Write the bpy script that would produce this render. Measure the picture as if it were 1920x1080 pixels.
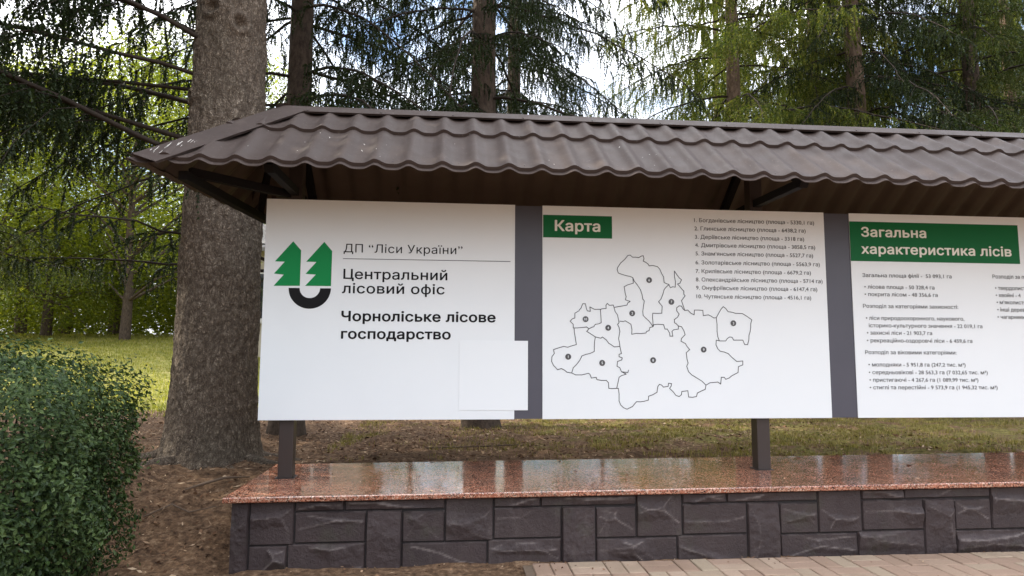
import bpy, bmesh, math, random
import numpy as np
from mathutils import Vector, Matrix, noise

for o in list(bpy.data.objects):
    bpy.data.objects.remove(o)
S = bpy.context.scene
COL = S.collection

# ------------------------------------------------------------------ camera
cam_d = bpy.data.cameras.new('camera'); cam = bpy.data.objects.new('camera', cam_d); COL.objects.link(cam)
cam_d.sensor_width = 36.0; cam_d.lens = 23.318; cam_d.clip_start = 0.05; cam_d.clip_end = 2000
_r = Vector((0.99584, -0.09098, 0.00462)); _f = Vector((0.09007, 0.99091, 0.09995)); _u = Vector((-0.01367, -0.09912, 0.99498))
_f.x, _f.y = _f.x, _f.y
CAM_Z = 1.17
rows = [Vector((0.9958416966, -0.0909834676, 0.0046177839)), Vector((0.0900692058, 0.9909076071, 0.0999482487)), Vector((-0.0136694354, -0.0991167135, 0.9949819212))]
mw = Matrix.Identity(4)
for i in range(3):
    mw[i][0] = rows[0][i]; mw[i][1] = rows[2][i]; mw[i][2] = -rows[1][i]
mw[2][3] = CAM_Z
cam.matrix_world = mw
S.camera = cam

# ------------------------------------------------------------------ sky, sun, exposure
SUN_EL, SUN_AZ = math.radians(38), math.radians(-72)      # azimuth measured from +Y (behind the stand) towards +X
W = bpy.data.worlds.new('World'); S.world = W; W.use_nodes = True
wt = W.node_tree; wt.nodes.clear()
w_out = wt.nodes.new('ShaderNodeOutputWorld'); w_bg = wt.nodes.new('ShaderNodeBackground')
sky = wt.nodes.new('ShaderNodeTexSky'); sky.sky_type = 'NISHITA'; sky.sun_disc = False
sky.sun_elevation = SUN_EL; sky.sun_rotation = SUN_AZ
tc = wt.nodes.new('ShaderNodeTexCoord'); mp = wt.nodes.new('ShaderNodeMapping'); mp.inputs['Scale'].default_value = (1.6, 1.6, 3.4)
nz = wt.nodes.new('ShaderNodeTexNoise'); nz.inputs['Scale'].default_value = 1.7; nz.inputs['Detail'].default_value = 8; nz.inputs['Roughness'].default_value = 0.58
cr = wt.nodes.new('ShaderNodeValToRGB'); cr.color_ramp.elements[0].position = 0.40; cr.color_ramp.elements[1].position = 0.60
mx = wt.nodes.new('ShaderNodeMix'); mx.data_type = 'RGBA'
mx.inputs[7].default_value = (11.5, 11.6, 11.9, 1)
wt.links.new(tc.outputs['Generated'], mp.inputs['Vector']); wt.links.new(mp.outputs[0], nz.inputs['Vector'])
wt.links.new(nz.outputs[0], cr.inputs[0]); wt.links.new(cr.outputs[0], mx.inputs[0]); wt.links.new(sky.outputs[0], mx.inputs[6])
sx_ = wt.nodes.new('ShaderNodeSeparateXYZ'); wt.links.new(tc.outputs['Generated'], sx_.inputs[0])      # thin cloud brighter overhead than at the horizon
zr = wt.nodes.new('ShaderNodeMapRange'); zr.inputs[1].default_value = 0.0; zr.inputs[2].default_value = 1.0; zr.inputs[3].default_value = 0.45; zr.inputs[4].default_value = 3.3
vm_ = wt.nodes.new('ShaderNodeVectorMath'); vm_.operation = 'SCALE'; wt.links.new(sx_.outputs[2], zr.inputs[0])
wt.links.new(mx.outputs[2], vm_.inputs[0]); wt.links.new(zr.outputs[0], vm_.inputs['Scale'])
wt.links.new(vm_.outputs[0], w_bg.inputs[0]); w_bg.inputs[1].default_value = 0.11
wt.links.new(w_bg.outputs[0], w_out.inputs[0])
sun_d = bpy.data.lights.new('sun', 'SUN'); sun_d.energy = 5.0; sun_d.angle = math.radians(0.6); sun_d.color = (1.0, 0.93, 0.8)
sun = bpy.data.objects.new('sun', sun_d); COL.objects.link(sun)
to_sun = Vector((math.sin(SUN_AZ) * math.cos(SUN_EL), math.cos(SUN_AZ) * math.cos(SUN_EL), math.sin(SUN_EL)))
sun.rotation_euler = to_sun.to_track_quat('Z', 'Y').to_euler()
S.view_settings.view_transform = 'Standard'; S.view_settings.look = 'None'; S.view_settings.gamma = 1.0
S.view_settings.use_curve_mapping = False
S.view_settings.exposure = 0.86
S.cycles.max_bounces = 6; S.cycles.diffuse_bounces = 3; S.cycles.glossy_bounces = 2; S.cycles.transmission_bounces = 2; S.cycles.transparent_max_bounces = 4
S.cycles.use_denoising = True

# ------------------------------------------------------------------ helpers
def tag(o, label=None, cat=None, group=None, kind=None):
    if label: o['label'] = label
    if cat: o['category'] = cat
    if group: o['group'] = group
    if kind: o['kind'] = kind
    return o

def empty(name, loc, label, cat, group=None, rz=0.0):
    o = bpy.data.objects.new(name, None); COL.objects.link(o)
    o.location = loc; o.rotation_euler = (0, 0, rz); o.empty_display_size = 0.2
    return tag(o, label, cat, group)

def link(name, me, mats, parent=None, loc=None):
    for m in (mats if isinstance(mats, (list, tuple)) else [mats]): me.materials.append(m)
    o = bpy.data.objects.new(name, me); COL.objects.link(o)
    if parent is not None: o.parent = parent
    if loc is not None: o.location = loc
    return o

def np_mesh(name, V, F, smooth=False, mat_idx=None):
    """V (n,3), F (m,k) all faces with k corners"""
    V = np.ascontiguousarray(V, dtype=np.float32); F = np.ascontiguousarray(F, dtype=np.int32)
    me = bpy.data.meshes.new(name)
    me.vertices.add(len(V)); me.vertices.foreach_set('co', V.ravel())
    n, k = F.shape
    me.loops.add(n * k); me.loops.foreach_set('vertex_index', F.ravel())
    me.polygons.add(n); me.polygons.foreach_set('loop_start', np.arange(0, n * k, k, dtype=np.int32))
    me.polygons.foreach_set('loop_total', np.full(n, k, dtype=np.int32))
    me.polygons.foreach_set('use_smooth', np.full(n, bool(smooth)))
    if mat_idx is not None: me.polygons.foreach_set('material_index', np.asarray(mat_idx, dtype=np.int32))
    me.update(calc_edges=True)
    return me

class MB:
    def __init__(s): s.v = []; s.f = []; s.m = []
    def quadbox(s, c8, m=0):
        b = len(s.v); s.v += [tuple(p) for p in c8]
        for q in ((0, 3, 2, 1), (4, 5, 6, 7), (0, 1, 5, 4), (1, 2, 6, 5), (2, 3, 7, 6), (3, 0, 4, 7)):
            s.f.append(tuple(b + i for i in q)); s.m.append(m)
    def box(s, x0, x1, y0, y1, z0, z1, m=0):
        s.quadbox([(x0, y0, z0), (x1, y0, z0), (x1, y1, z0), (x0, y1, z0), (x0, y0, z1), (x1, y0, z1), (x1, y1, z1), (x0, y1, z1)], m)
    def bar(s, p, q, w, h, up=(0, 0, 1), m=0):
        p, q = Vector(p), Vector(q); d = (q - p).normalized(); sx = d.cross(Vector(up)).normalized(); sz = sx.cross(d)
        c = []
        for e in (p, q):
            for a, b_ in ((-1, -1), (1, -1), (1, 1), (-1, 1)): c.append(e + sx * a * w / 2 + sz * b_ * h / 2)
        s.quadbox(c, m)
    def poly(s, pts, m=0):
        b = len(s.v); s.v += [tuple(p) for p in pts]; s.f.append(tuple(range(b, b + len(pts)))); s.m.append(m)
    def build(s, name, mats, parent=None, bevel=0.0, smooth=False):
        me = bpy.data.meshes.new(name); me.from_pydata(s.v, [], s.f)
        for p, m in zip(me.polygons, s.m): p.material_index = m
        if bevel:
            bm = bmesh.new(); bm.from_mesh(me)
            bmesh.ops.recalc_face_normals(bm, faces=bm.faces)
            bmesh.ops.bevel(bm, geom=list(bm.edges), offset=bevel, segments=2, affect='EDGES', profile=0.6)
            bm.to_mesh(me); bm.free()
        if smooth:
            me.polygons.foreach_set('use_smooth', [True] * len(me.polygons)); me.set_sharp_from_angle(angle=math.radians(35))
        me.update()
        return link(name, me, mats, parent)

def tubes(paths):
    """paths: list of (points (n,3), radii (n,), sides) -> V, F(quads)"""
    VV, FF, off = [], [], 0
    for P, Rr, k in paths:
        P = np.asarray(P, float); Rr = np.asarray(Rr, float); n = len(P)
        T = np.gradient(P, axis=0); T /= np.linalg.norm(T, axis=1)[:, None] + 1e-9
        ref = np.where(np.abs(T[:, 2:3]) > 0.9, np.array([[1.0, 0, 0]]), np.array([[0, 0, 1.0]]))
        A = np.cross(T, ref); A /= np.linalg.norm(A, axis=1)[:, None] + 1e-9; B = np.cross(T, A)
        th = np.arange(k) * 2 * math.pi / k
        V = P[:, None, :] + Rr[:, None, None] * (np.cos(th)[None, :, None] * A[:, None, :] + np.sin(th)[None, :, None] * B[:, None, :])
        VV.append(V.reshape(-1, 3))
        i = np.arange(n - 1)[:, None] * k; j = np.arange(k)[None, :]; j2 = (j + 1) % k
        FF.append((np.stack([i + j, i + j2, i + k + j2, i + k + j], -1).reshape(-1, 4)) + off)
        off += n * k
    return np.concatenate(VV), np.concatenate(FF)

# ------------------------------------------------------------------ materials
class Mat:
    def __init__(s, name, col=(0.5, 0.5, 0.5), rough=0.6, metal=0.0, spec=0.5):
        s.m = bpy.data.materials.new(name); s.m.use_nodes = True; s.t = s.m.node_tree
        s.b = s.t.nodes['Principled BSDF']
        s.b.inputs['Base Color'].default_value = (*col, 1); s.b.inputs['Roughness'].default_value = rough
        s.b.inputs['Metallic'].default_value = metal; s.b.inputs['Specular IOR Level'].default_value = spec
        s._c = None
    def n(s, typ, **kw):
        nd = s.t.nodes.new('ShaderNode' + typ)
        for k, v in kw.items():
            if k in nd.inputs: nd.inputs[k].default_value = v
            else: setattr(nd, k, v)
        return nd
    def l(s, a, b): s.t.links.new(a, b)
    def co(s, scale=(1, 1, 1), kind='Object'):
        if s._c is None: s._c = s.n('TexCoord')
        mp = s.n('Mapping'); mp.inputs['Scale'].default_value = scale
        s.l(s._c.outputs[kind], mp.inputs['Vector']); return mp.outputs[0]
    def noise(s, scale, detail=4, rough=0.55, sc=(1, 1, 1)):
        nd = s.n('TexNoise'); nd.inputs['Scale'].default_value = scale; nd.inputs['Detail'].default_value = detail; nd.inputs['Roughness'].default_value = rough
        s.l(s.co(sc), nd.inputs['Vector']); return nd.outputs[0]
    def vor(s, scale, sc=(1, 1, 1), feature='F1', out='Distance', warp=None):
        nd = s.n('TexVoronoi', feature=feature); nd.inputs['Scale'].default_value = scale
        c = s.co(sc)
        if warp:
            ns = s.n('TexNoise'); ns.inputs['Scale'].default_value = warp[0]; ns.inputs['Detail'].default_value = 3; s.l(c, ns.inputs['Vector'])
            vm = s.n('VectorMath', operation='MULTIPLY_ADD'); vm.inputs[1].default_value = (warp[1],) * 3
            s.l(ns.outputs['Color'], vm.inputs[0]); s.l(c, vm.inputs[2]); c = vm.outputs[0]
        s.l(c, nd.inputs['Vector']); return nd.outputs[out]
    def ramp(s, fac, stops):
        r = s.n('ValToRGB'); e = r.color_ramp.elements
        while len(e) < len(stops): e.new(0.5)
        for i, (p, c) in enumerate(stops):
            e[i].position = p; e[i].color = (*c, 1) if len(c) == 3 else c
        s.l(fac, r.inputs[0]); return r.outputs[0]
    def mix(s, fac, a, b, typ='MIX'):
        m = s.n('Mix', data_type='RGBA', blend_type=typ)
        for v, i in ((fac, 0), (a, 6), (b, 7)):
            if isinstance(v, (int, float)): m.inputs[i].default_value = v
            elif isinstance(v, tuple): m.inputs[i].default_value = (*v, 1)
            else: s.l(v, m.inputs[i])
        return m.outputs[2]
    def math(s, op, a, b=None):
        m = s.n('Math', operation=op)
        for v, i in ((a, 0), (b, 1)):
            if v is None: continue
            if isinstance(v, (int, float)): m.inputs[i].default_value = v
            else: s.l(v, m.inputs[i])
        return m.outputs[0]
    def col(s, c): s.l(c, s.b.inputs['Base Color']); return s
    def rgh(s, c): s.l(c, s.b.inputs['Roughness']); return s
    def bump(s, h, strength=0.5, dist=0.01):
        b = s.n('Bump'); b.inputs['Strength'].default_value = strength; b.inputs['Distance'].default_value = dist
        s.l(h, b.inputs['Height']); s.l(b.outputs[0], s.b.inputs['Normal']); return s

def g3(v): return (v, v, v)

def leaf_mat(name, cols, transl=0.35, tcol=None, rough=0.5, nscale=1.5, spec=0.18):
    """leaf or needle material: colours vary per leaf and by clump; part of the light passes through"""
    m = Mat(name, rough=rough, spec=spec)
    geo = m.n('NewGeometry'); nzv = m.noise(nscale, 3)
    f = m.math('ADD', m.math('MULTIPLY', geo.outputs['Random Per Island'], 0.5), m.math('MULTIPLY', nzv, 0.6))
    st = [(0.15 + 0.7 * i / (len(cols) - 1), c) for i, c in enumerate(cols)]
    c = m.ramp(f, st); m.col(c)
    tr = m.n('BsdfTranslucent'); ms = m.n('MixShader'); ms.inputs[0].default_value = transl
    tint = m.mix(1.0, c, tcol or (1.6, 1.7, 0.7), 'MULTIPLY'); m.l(tint, tr.inputs[0])
    out = m.t.nodes['Material Output']
    m.l(m.b.outputs[0], ms.inputs[1]); m.l(tr.outputs[0], ms.inputs[2]); m.l(ms.outputs[0], out.inputs[0])
    return m.m

def make_materials():
    M = {}
    # printed board face
    m = Mat('board_white', rough=0.38, spec=0.4)
    m.col(m.mix(m.noise(2.5, 5), (0.76, 0.795, 0.805), (0.80, 0.835, 0.845))); M['board'] = m.m
    M['ink'] = Mat('ink_black', (0.006, 0.006, 0.007), 0.5, spec=0.15).m
    M['grey'] = Mat('ink_grey', (0.07, 0.07, 0.073), 0.5).m
    M['line'] = Mat('map_line', (0.035, 0.035, 0.038), 0.5).m
    M['cream'] = Mat('letter_cream', (0.80, 0.80, 0.70), 0.45).m
    M['green'] = Mat('strip_green', (0.002, 0.125, 0.034), 0.5, spec=0.2).m
    M['emblem_green'] = Mat('emblem_green', (0.001, 0.235, 0.060), 0.5, spec=0.2).m
    M['white'] = Mat('plate_white', (0.80, 0.835, 0.845), 0.38, spec=0.4).m
    m = Mat('panel_dark', rough=0.42); m.col(m.mix(m.noise(6, 4), (0.060, 0.060, 0.078), (0.075, 0.074, 0.095))); M['panel'] = m.m
    # steel
    m = Mat('steel_brown', rough=0.42, spec=0.5); m.col(m.mix(m.noise(9, 5, sc=(1, 1, .3)), (0.028, 0.019, 0.016), (0.046, 0.033, 0.029)))
    m.bump(m.noise(60, 3), 0.15, 0.002); M['steel'] = m.m
    m = Mat('steel_black', rough=0.7, spec=0.15); m.col(m.mix(m.noise(12, 4), (0.006, 0.005, 0.005), (0.012, 0.010, 0.010))); M['black_steel'] = m.m
    # roof sheet
    m = Mat('roof_brown', rough=0.6, spec=0.28)
    c = m.mix(m.noise(3.5, 6), (0.044, 0.030, 0.025), (0.064, 0.045, 0.037))
    spots = m.ramp(m.noise(55, 3, 0.6), [(0.62, g3(0)), (0.72, g3(1))])
    m.col(m.mix(m.math('MULTIPLY', spots, 0.22), c, (0.24, 0.20, 0.17)))
    m.rgh(m.ramp(m.noise(7, 5), [(0.3, g3(0.52)), (0.7, g3(0.7))])); m.bump(m.noise(5, 2), 0.12, 0.01); M['roof'] = m.m
    m = Mat('roof_inside', rough=0.6); m.col(m.mix(m.noise(2.5, 5, sc=(1, 3, 1)), (0.066, 0.045, 0.029), (0.115, 0.085, 0.062))); M['roof_in'] = m.m
    m = Mat('dropping_white', (0.62, 0.58, 0.52), 0.8); M['dropping'] = m.m
    # granite
    m = Mat('red_granite', rough=0.07, spec=0.6)
    v = m.vor(170, out='Color'); sp = m.n('SeparateColor'); m.l(v, sp.inputs[0])
    c = m.ramp(sp.outputs[0], [(0.0, (0.020, 0.014, 0.012)), (0.14, (0.075, 0.030, 0.021)), (0.30, (0.27, 0.095, 0.058)), (0.62, (0.40, 0.150, 0.090)), (0.86, (0.50, 0.29, 0.20)), (1.0, (0.58, 0.44, 0.34))])
    big = m.ramp(m.noise(5.5, 5), [(0.35, (0.72, 0.72, 0.72)), (0.7, (1.12, 1.05, 1.0))])
    c = m.mix(1.0, c, big, 'MULTIPLY')
    dust = m.ramp(m.noise(3.2, 6), [(0.48, g3(0)), (0.75, g3(1))])
    m.col(m.mix(m.math('MULTIPLY', dust, 0.22), c, (0.20, 0.13, 0.09)))
    m.rgh(m.ramp(m.noise(14, 6), [(0.35, g3(0.04)), (0.75, g3(0.17))])); m.bump(m.noise(4.5, 3), 0.09, 0.006); M['granite'] = m.m
    # cleft stone
    m = Mat('dark_cladding', rough=0.4, spec=0.38)
    c = m.mix(m.noise(4, 6), (0.026, 0.018, 0.018), (0.066, 0.045, 0.043))
    at = m.n('Attribute'); at.attribute_name = 'wear'
    wf = m.math('MULTIPLY', at.outputs['Fac'], m.ramp(m.noise(22, 4), [(0.35, g3(0.15)), (0.62, g3(1))]))
    c = m.mix(m.math('MULTIPLY', wf, 0.8), c, (0.24, 0.20, 0.185))
    moss = m.ramp(m.noise(6.5, 5), [(0.56, g3(0)), (0.72, g3(0.5))]); c = m.mix(moss, c, (0.05, 0.045, 0.03))
    sc_ = m.ramp(m.noise(9, 5, 0.7, sc=(1, 1, 0.16)), [(0.55, g3(0)), (0.75, g3(0.35))]); c = m.mix(sc_, c, (0.14, 0.115, 0.105))
    m.col(c); m.rgh(m.ramp(m.noise(18, 5), [(0.3, g3(0.42)), (0.7, g3(0.75))]))
    m.bump(m.noise(60, 9, 0.72), 1.0, 0.008); M['cladding'] = m.m
    M['mortar'] = Mat('joint_dark', (0.018, 0.015, 0.015), 0.9).m
    # pavers
    m = Mat('paver_concrete', rough=0.85, spec=0.3)
    at = m.n('Attribute'); at.attribute_name = 'tint'
    c = m.ramp(at.outputs['Fac'], [(0.0, (0.28, 0.19, 0.135)), (0.45, (0.315, 0.215, 0.155)), (0.7, (0.32, 0.25, 0.175)), (1.0, (0.385, 0.27, 0.20))])
    c = m.mix(0.5, c, m.ramp(m.noise(120, 4, 0.7), [(0.3, g3(0.42)), (0.7, g3(0.62))]), 'OVERLAY')
    c = m.mix(m.ramp(m.noise(2.5, 5), [(0.5, g3(0)), (0.72, g3(0.55))]), c, (0.17, 0.115, 0.075))
    m.col(c); m.bump(m.noise(150, 5), 0.35, 0.003); M['paver'] = m.m
    m = Mat('joint_sand', rough=0.95); m.col(m.mix(m.noise(30, 5), (0.10, 0.068, 0.045), (0.17, 0.12, 0.08))); M['sand'] = m.m
    # ground: needle litter, moss and lawn by place
    m = Mat('forest_ground', rough=0.95, spec=0.2)
    lit = m.ramp(m.noise(26, 8, 0.68), [(0.28, (0.026, 0.015, 0.009)), (0.43, (0.105, 0.060, 0.034)), (0.56, (0.185, 0.112, 0.064)), (0.73, (0.38, 0.26, 0.165))])
    grs = m.ramp(m.noise(30, 7, 0.65), [(0.3, (0.040, 0.034, 0.010)), (0.46, (0.12, 0.10, 0.027)), (0.62, (0.23, 0.19, 0.06)), (0.76, (0.34, 0.27, 0.13))])
    lawn = m.ramp(m.noise(3, 8, 0.7), [(0.3, (0.10, 0.11, 0.022)), (0.5, (0.20, 0.19, 0.045)), (0.7, (0.32, 0.27, 0.10))])
    at = m.n('Attribute'); at.attribute_name = 'grass'
    gf = m.ramp(m.math('ADD', at.outputs['Fac'], m.math('MULTIPLY', m.math('SUBTRACT', m.noise(3.2, 6, 0.65), 0.5), 1.5)), [(0.42, g3(0)), (0.6, g3(1))])
    at2 = m.n('Attribute'); at2.attribute_name = 'lawn'
    c = m.mix(gf, lit, grs)
    c = m.mix(m.ramp(m.math('ADD', at2.outputs['Fac'], m.math('MULTIPLY', m.math('SUBTRACT', m.noise(1.3, 6, 0.65), 0.5), 0.8)), [(0.42, g3(0)), (0.6, g3(1))]), c, lawn)
    m.col(c); m.bump(m.noise(34, 8, 0.7), 0.9, 0.03); M['ground'] = m.m
    for nm, cols in (('litter', [(0.04, 0.02, 0.011), (0.13, 0.064, 0.033), (0.26, 0.15, 0.085), (0.55, 0.40, 0.26)]),):
        m = Mat(nm, rough=0.85, spec=0.2); geo = m.n('NewGeometry')
        m.col(m.ramp(geo.outputs['Random Per Island'], [(i / (len(cols) - 1) * .95, c) for i, c in enumerate(cols)])); M[nm] = m.m
    M['grass'] = leaf_mat('grass_blades', [(0.06, 0.058, 0.014), (0.13, 0.118, 0.03), (0.25, 0.205, 0.065), (0.42, 0.33, 0.17)], 0.3, nscale=3)
    M['lawn'] = leaf_mat('lawn_blades', [(0.09, 0.11, 0.02), (0.19, 0.19, 0.04), (0.30, 0.26, 0.08)], 0.4, nscale=1)
    # bark
    m = Mat('spruce_bark', rough=0.9, spec=0.25)
    d = m.vor(27, sc=(1, 1, 0.42), feature='DISTANCE_TO_EDGE', warp=(16, 0.13)); d2 = m.vor(75, sc=(1, 1, 0.6), feature='DISTANCE_TO_EDGE', warp=(35, 0.05))
    f1 = m.ramp(d, [(0.0, g3(0.30)), (0.24, g3(1))]); f2 = m.ramp(d2, [(0.0, g3(0.35)), (0.3, g3(1))])
    f = m.math('MULTIPLY', f1, f2)
    plate = m.ramp(m.noise(26, 8, 0.75), [(0.34, (0.14, 0.102, 0.072)), (0.5, (0.315, 0.245, 0.180)), (0.66, (0.56, 0.46, 0.35))])
    lich = m.ramp(m.noise(1.6, 5), [(0.5, g3(0)), (0.7, g3(0.4))])
    plate = m.mix(lich, plate, (0.13, 0.125, 0.085))
    m.col(m.mix(f, (0.045, 0.031, 0.022), plate))
    m.bump(m.math('ADD', m.math('MULTIPLY', f, 0.75), m.math('MULTIPLY', m.noise(70, 6), 0.5)), 1.0, 0.018); M['bark'] = m.m
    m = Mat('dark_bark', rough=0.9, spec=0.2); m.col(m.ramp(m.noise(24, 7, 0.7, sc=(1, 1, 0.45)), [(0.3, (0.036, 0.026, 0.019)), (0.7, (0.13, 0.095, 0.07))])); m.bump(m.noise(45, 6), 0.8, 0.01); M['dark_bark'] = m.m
    m = Mat('sunny_bark', rough=0.9, spec=0.2); m.col(m.ramp(m.noise(24, 7, 0.7, sc=(1, 1, 0.45)), [(0.3, (0.07, 0.045, 0.03)), (0.7, (0.23, 0.165, 0.115))])); m.bump(m.noise(45, 6), 0.8, 0.01); M['sunlit_bark'] = m.m  # sunlight put into the colour: lighter, warmer copy of the dark bark
    m = Mat('twig_bark', rough=0.9, spec=0.2); m.col(m.mix(m.noise(20, 4), (0.020, 0.015, 0.011), (0.055, 0.041, 0.031))); M['twig'] = m.m
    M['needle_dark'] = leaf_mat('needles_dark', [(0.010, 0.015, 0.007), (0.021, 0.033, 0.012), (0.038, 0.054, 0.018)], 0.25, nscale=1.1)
    M['needle_sunlit'] = leaf_mat('needles_sunlit', [(0.020, 0.036, 0.009), (0.060, 0.088, 0.018), (0.135, 0.155, 0.034), (0.24, 0.215, 0.065)], 0.42, nscale=0.9)  # yellow sunlight on the right-hand crowns put into the needle colour
    M['needle_half_lit'] = leaf_mat('needles_half_lit', [(0.014, 0.024, 0.007), (0.034, 0.055, 0.014), (0.075, 0.095, 0.025), (0.13, 0.13, 0.042)], 0.36, nscale=1.0)  # between the two: some of the sunlight put into the needle colour
    M['leaf'] = leaf_mat('tree_leaves', [(0.042, 0.060, 0.009), (0.098, 0.128, 0.018), (0.185, 0.205, 0.034)], 0.5, (1.9, 1.8, 0.6), nscale=0.5)
    M['box_leaf'] = leaf_mat('hedge_leaves', [(0.008, 0.016, 0.005), (0.022, 0.042, 0.012), (0.048, 0.080, 0.022), (0.095, 0.135, 0.044)], 0.12, rough=0.42, nscale=4, spec=0.22)
    # house
    m = Mat('house_plaster', rough=0.9); m.col(m.mix(m.noise(4, 6), (0.36, 0.31, 0.24), (0.50, 0.44, 0.35))); M['plaster'] = m.m
    M['glass'] = Mat('window_glass', (0.02, 0.022, 0.025), 0.08, spec=0.6).m
    m = Mat('slate_grey', rough=0.8); m.col(m.mix(m.noise(8, 5), (0.13, 0.12, 0.115), (0.20, 0.185, 0.175))); M['slate'] = m.m
    m = Mat('pale_stone', rough=0.8); m.col(m.mix(m.noise(14, 5), (0.45, 0.43, 0.40), (0.66, 0.64, 0.60))); M['pale'] = m.m
    return M
M = make_materials()

# ------------------------------------------------------------------ terrain
def sm(t): t = min(1.0, max(0.0, t)); return t * t * (3 - 2 * t)
def ground_z(x, y, bumps=True):
    z = 0.0
    rise = sm((y - 3.70) / 1.35)
    left = 0.30 * rise
    z += left + 0.09 * sm((x + 1.3) / 0.9) * sm((y - 4.6) / 0.4) * (1 - sm((y - 5.5) / 4))
    z += 0.12 * sm((-x - 1.1) / 2.2) * sm((y - 2.6) / 1.4) * (1 - 0.6 * sm((y - 5) / 6))
    if bumps:
        k = sm((y - 3.72) / 0.25) if x > -1.0 else sm((-x - 0.85) / 0.3)
        z += k * (0.034 * noise.noise(Vector((x * 1.7, y * 1.7, 3.1))) + 0.042 * noise.noise(Vector((x * 6, y * 6, 7.7))) + 0.014 * noise.noise(Vector((x * 17, y * 17, 1.7))))
    # mound at the foot of the large spruce
    d = math.hypot(x + 1.88, y - 5.55); z += 0.015 * math.exp(-(d / 0.75) ** 2)
    z += 1.45 * sm((y - 8.5) / 17) * sm((-x - 3.2) / 5.5) + 0.35 * sm((y - 30) / 60)      # the lawn climbs away at the left
    if -1.19 < x < 6.32 and 3.8 < y < 4.88: z = min(z, 0.33)
    return z
def grass_f(x, y):
    return min(0.54, max(0.0, 0.20 + 0.26 * (x - 0.2) / 2.2 + 0.06 * (y - 5))) if y > 4.6 and x > -1.2 else 0.0
def lawn_f(x, y): return sm((y - 8.0) / 3.5)

def axis(lo, hi, step, far):
    a = list(np.arange(lo, hi, step)); d = step; v = lo; left = []
    while v > -far: d *= 1.22; v -= d; left.append(v)
    d = step; v = hi; right = [hi]
    while v < far: d *= 1.22; v += d; right.append(v)
    return np.array(left[::-1] + a + right)
xs = axis(-5.0, 6.5, 0.05, 600); ys = axis(2.2, 9.5, 0.05, 600)
X, Y = np.meshgrid(xs, ys)
V = np.array([(x, y, ground_z(x, y)) for x, y in zip(X.ravel(), Y.ravel())])
nx, ny = len(xs), len(ys)
ii = (np.arange(ny - 1)[:, None] * nx + np.arange(nx - 1)[None, :]).ravel()
me = np_mesh('ground', V, np.stack([ii, ii + 1, ii + nx + 1, ii + nx], 1), smooth=True)
for nm, fn in (('grass', grass_f), ('lawn', lawn_f)):
    a = me.attributes.new(nm, 'FLOAT', 'POINT'); a.data.foreach_set('value', np.array([fn(v[0], v[1]) for v in V], dtype=np.float32))
tag(link('ground', me, M['ground']), kind='structure')

# ------------------------------------------------------------------ paved path (basket weave, bevelled pavers standing on a sand bed)
def build_path():
    rnd = random.Random(4)
    V, F, tint = [], [], []
    def brick(x0, x1, y0, y1):
        g = 0.0028; b = 0.004; x0 += g; x1 -= g; y0 += g; y1 -= g
        z = 0.020 + rnd.uniform(-0.0022, 0.0022); t = rnd.random(); i = len(V)
        tx, ty = rnd.uniform(-.004, .004), rnd.uniform(-.004, .004)
        for (a0, a1, c0, c1, zz) in ((x0, x1, y0, y1, 0.0), (x0, x1, y0, y1, z - b), (x0 + b, x1 - b, y0 + b, y1 - b, z)):
            for (px, py) in ((a0, c0), (a1, c0), (a1, c1), (a0, c1)): V.append((px, py, zz + (px - x0) * tx + (py - y0) * ty))
        for k in range(4):
            n = (k + 1) % 4
            F.append((i + k, i + n, i + 4 + n, i + 4 + k)); F.append((i + 4 + k, i + 4 + n, i + 8 + n, i + 8 + k))
        F.append((i + 8, i + 9, i + 10, i + 11)); tint.extend([t] * 9)
    x_start, y_end, n_x, n_y = 0.46, 3.79, 37, 32
    for a in range(n_x):
        for b in range(n_y):
            x0 = x_start + a * 0.2; y1 = y_end - b * 0.2; y0 = y1 - 0.2
            if (a + b) % 2 == 0: brick(x0, x0 + 0.1, y0, y1); brick(x0 + 0.1, x0 + 0.2, y0, y1)
            else: brick(x0, x0 + 0.2, y0, y0 + 0.1); brick(x0, x0 + 0.2, y0 + 0.1, y1)
    i = len(V); zb = 0.010
    V.extend([(x_start - .05, y_end - n_y * .2, zb), (x_start + n_x * .2, y_end - n_y * .2, zb), (x_start + n_x * .2, y_end, zb), (x_start - .05, y_end, zb)]); F.append((i, i + 1, i + 2, i + 3)); tint.append(0)
    me = np_mesh('path', np.array(V), np.array(F), mat_idx=[0] * (len(F) - 1) + [1])
    a = me.attributes.new('tint', 'FLOAT', 'FACE'); a.data.foreach_set('value', np.array(tint, dtype=np.float32))
    tag(link('path', me, [M['paver'], M['sand']]), kind='structure')
build_path()

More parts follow.
